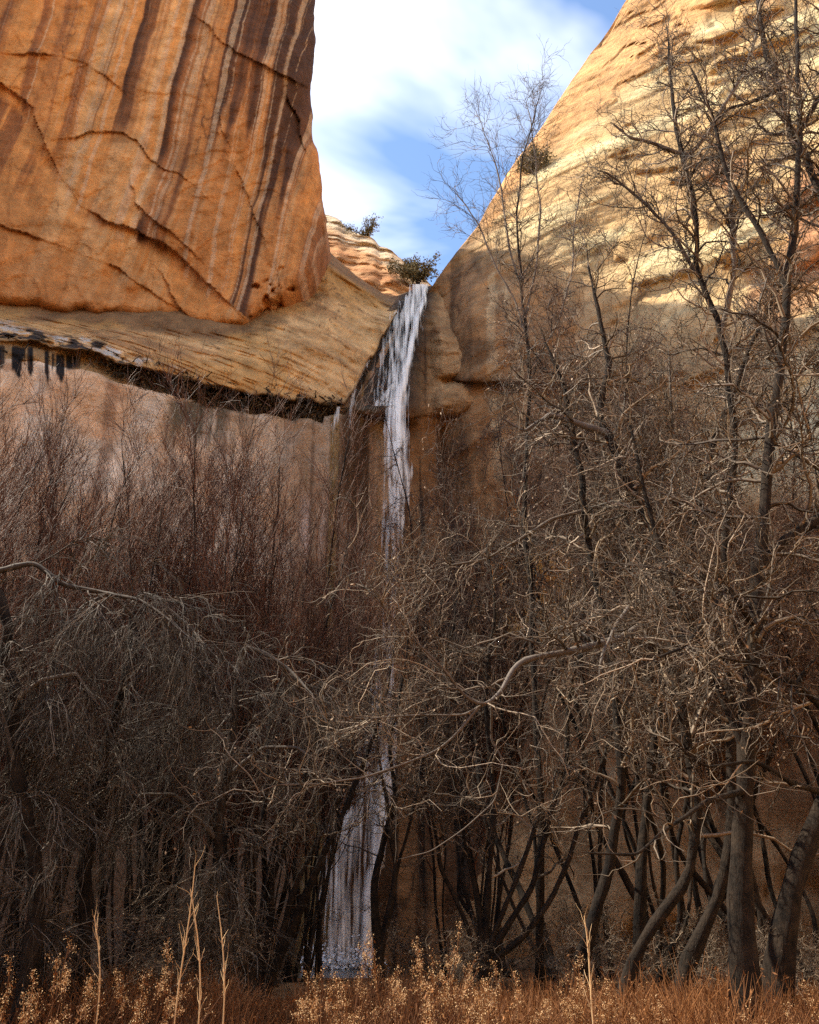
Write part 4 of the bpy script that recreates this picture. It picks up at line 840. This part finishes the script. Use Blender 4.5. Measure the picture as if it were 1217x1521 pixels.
rim_bush('rim_bush', 622, 418, 50, 2.2, 'olive bush at the lip of the waterfall', 1400)
rim_bush('rim_bush', 608, 400, 52, 1.2, 'little bush on the rim just left of the lip bush', 500)
rim_bush('rim_bush', 792, 262, 44.2, 2.2, 'dark bush in a crack of the sunlit dome', 1600)

# ---- hanging moss along the seam ------------------------------------------------------------------
def moss():
    g2 = np.random.default_rng(61); m = MB(); n = 3200
    i = g2.integers(98, 118, n); c = g2.integers(0, LOWER.shape[1], n); p = LOWER[i, c]; u, _ = project(p)
    keep = g2.uniform(size=n) < np.clip((u - 130) / 160, 0.03, 1) * (u < 497); p = p[keep] + g2.normal(size=(keep.sum(), 3)) * [0.25, 0.1, 0.15]; p[:, 1] -= 0.35
    pts = walk(p, np.tile([0, -0.4, -0.4], (len(p), 1)) + g2.normal(size=(len(p), 3)) * 0.5, g2.uniform(0.3, 1.0, len(p)), 4, 0.6, DOWN, 1.3, g2)
    m.tubes(pts, np.linspace(0.05, 0.012, 4)[None] * g2.uniform(0.5, 1.3, len(p))[:, None], 3, g=g2)
    m.leaves(pts[:, 1:].reshape(-1, 3), 0.08, g2)
    m.build('hanging_moss', MOSS, kind='stuff', label='dark dried moss and ferns hanging from the seam under the tan ledge', category='moss')
moss()

# ------------------------------------------------------------------ grass and dry flowers in front
def grass():
    g2 = np.random.default_rng(71); m = MB(); n = 38000
    y = g2.uniform(5.6, 14.5, n); x = g2.uniform(-0.58, 0.58, n) * y
    p0 = np.stack([x, y, 0 * x], -1); dens = fbm(p0, 0.6, 3, 72)
    h = (0.66 + 0.42 * dens) * g2.uniform(0.6, 1.25, n) * np.interp(y, [5.6, 8, 11, 14.5], [0.95, 1.0, 0.75, 0.5])
    u = CU + F * x / (y * CP)
    h *= 1 - 0.45 * np.exp(-((u - 415) / 40) ** 2) - 0.3 * np.exp(-((u - 1190) / 60) ** 2) + 0.15 * np.exp(-((u - 120) / 160) ** 2)
    p0[:, 2] = ground_z(x, y) - 0.02
    d = np.stack([g2.normal(size=n) * 0.22, g2.normal(size=n) * 0.22, np.ones(n)], -1)
    pts = walk(p0, d, np.clip(h, 0.15, 1.3), 5, 0.35, (0.1, 0, -1), 0.35, g2)
    tone = np.clip(0.35 + 0.35 * fbm(p0, 0.9, 3, 73) + g2.normal(size=n) * 0.2, 0, 1)
    m.tubes(pts, np.array([0.0045, 0.004, 0.0035, 0.003, 0.001])[None] * g2.uniform(0.7, 1.4, n)[:, None], 3, tone=tone)
    k = 42000; i = g2.integers(0, n, k); j = g2.integers(1, 5, k); m.leaves(pts[i, j] + g2.normal(size=(k, 3)) * 0.015, 0.013, g2, 3.2)
    m.build('dry_grass', STRAW, kind='stuff', label='tall orange-brown dry grass covering the foreground', category='grass')
grass()
def plume_plant(g2, H=1.0, nst=11):
    root = base_empty('plume_plant', (0, 0, 0), 'dry wildflower clump with fluffy cream seed heads standing in the orange grass', 'plant', 'fluffy seed-head clumps in the foreground grass')
    heads = []
    st = MB(); lf = MB(); hd = MB()
    for i in range(nst):
        a = g2.uniform(0, 6.28); d = np.array([math.cos(a) * .25, math.sin(a) * .25, 1]) * 1.0
        p = walk(np.array([[math.cos(a) * .06, math.sin(a) * .06, -.03]]), d[None] * g2.uniform(.4, 1), np.array([H * g2.uniform(.74, 1.06)]), 8, .3, UP, .3, g2)
        st.tubes(p, np.linspace(.0055, .003, 8)[None], 4, g=g2)
        br, rr = spawn(p, np.full((1, 8), .003), 7, g2, t=(.72, 1.0), ang=(20, 55), ln=(.06, .2), K=5, rmin=.0018, rmax=.003); st.tubes(br, rr, 3, g=g2)
        lf.leaves(tips(p, 20, g2) + g2.normal(size=(20, 3)) * .02, .012, g2, 3.5)
        c = np.concatenate([br[:, 2:].reshape(-1, 3), p[0, -2:]]); nq = int(g2.uniform(60, 420)); q = c[g2.integers(0, len(c), nq)] + g2.normal(size=(nq, 3)) * .014
        hd.leaves(q, .0065, g2, 1.5)
    st.build('stems', STRAW, root); lf.build('leaves', STRAW, root); hd.build('seed_fluff', PLUME, root, kind='stuff')
    return root
g = np.random.default_rng(81)
PPs = [plume_plant(g, H, n) for H, n in ((1.0, 8), (0.9, 6), (1.1, 9), (0.85, 4))]
pl = [(30, 7.2, 1418), (95, 7.4, 1385), (200, 7.6, 1400), (235, 8.5, 1440), (455, 8.2, 1440), (490, 7.6, 1430), (535, 8.0, 1405), (605, 8.4, 1385), (640, 8.6, 1370), (650, 7.4, 1410), (690, 8.4, 1415), (700, 7.2, 1445), (745, 8.6, 1425), (850, 8.2, 1440), (905, 8.4, 1418), (960, 8.4, 1458), (1205, 8.2, 1440), (1110, 6.8, 1485)]
for i, (uu, Y, tv) in enumerate(pl):
    o = PPs[i] if i < 4 else copy_tree(PPs[i % 4])
    o['label'] = 'dry wildflower clump with fluffy cream seed heads ' + ('before the weeping grey trees' if uu < 400 else 'before the foot of the waterfall' if uu < 590 else 'before the fan of curved stems' if uu < 800 else 'before the big dark leaning trunks')
    d = ray(uu, tv); z = EYE + Y * d[1 + 1] / d[1]; x = (uu - CU) / F * (Y / float(d[1])); gz = float(ground_z(x, Y)); hh = (1.0, .9, 1.1, .85)[i % 4]
    s = max(0.35, (z - gz) / hh); o.location = (x, Y, gz); o.scale = (min(s, 1.0),) * 2 + (s,); o.rotation_euler = (0, 0, g.uniform(0, 6.28))
def stalk(u0, v0, u1, v1, Y, label):
    g2 = np.random.default_rng(int(u0)); a = P(u0, v0, Y); b = P(u1, v1, Y); f = a.copy(); f[2] = float(ground_z(f[0], f[1])) - .02
    root = base_empty('grass_stalk', f, label, 'grass stalk'); p, r = resample(np.stack([f, a, (a + b) / 2 + [.02, 0, 0], b]), [.006, .006, .005, .003], 12)
    MB().tubes(p[None], r[None], 5, tone=np.array([.8])).build('stem', PLUME, root, f)
    q, rr = spawn(p[None], r[None], 12, g2, t=(.5, 1), ang=(10, 25), ln=(.12, .4), K=6, rmin=.002, rmax=.0035, tw=.5); MB().tubes(q, rr, 3, tone=np.full(12, .85)).build('seed_spikes', PLUME, root, f)
stalk(265, 1460, 290, 1285, 7.4, 'tall pale straw stalk rising above the grass left of the pool')
stalk(335, 1480, 322, 1330, 8.0, 'thin straw stalk beside the dark leaning clump')
stalk(150, 1470, 140, 1360, 7.8, 'thin straw stalk before the two stout left trunks')
stalk(300, 1470, 283, 1320, 7.2, 'pale straw stalk leaning left next to the tallest stalk')
stalk(875, 1440, 868, 1360, 7.5, 'thin straw stalk in front of the slender leaning trunk')
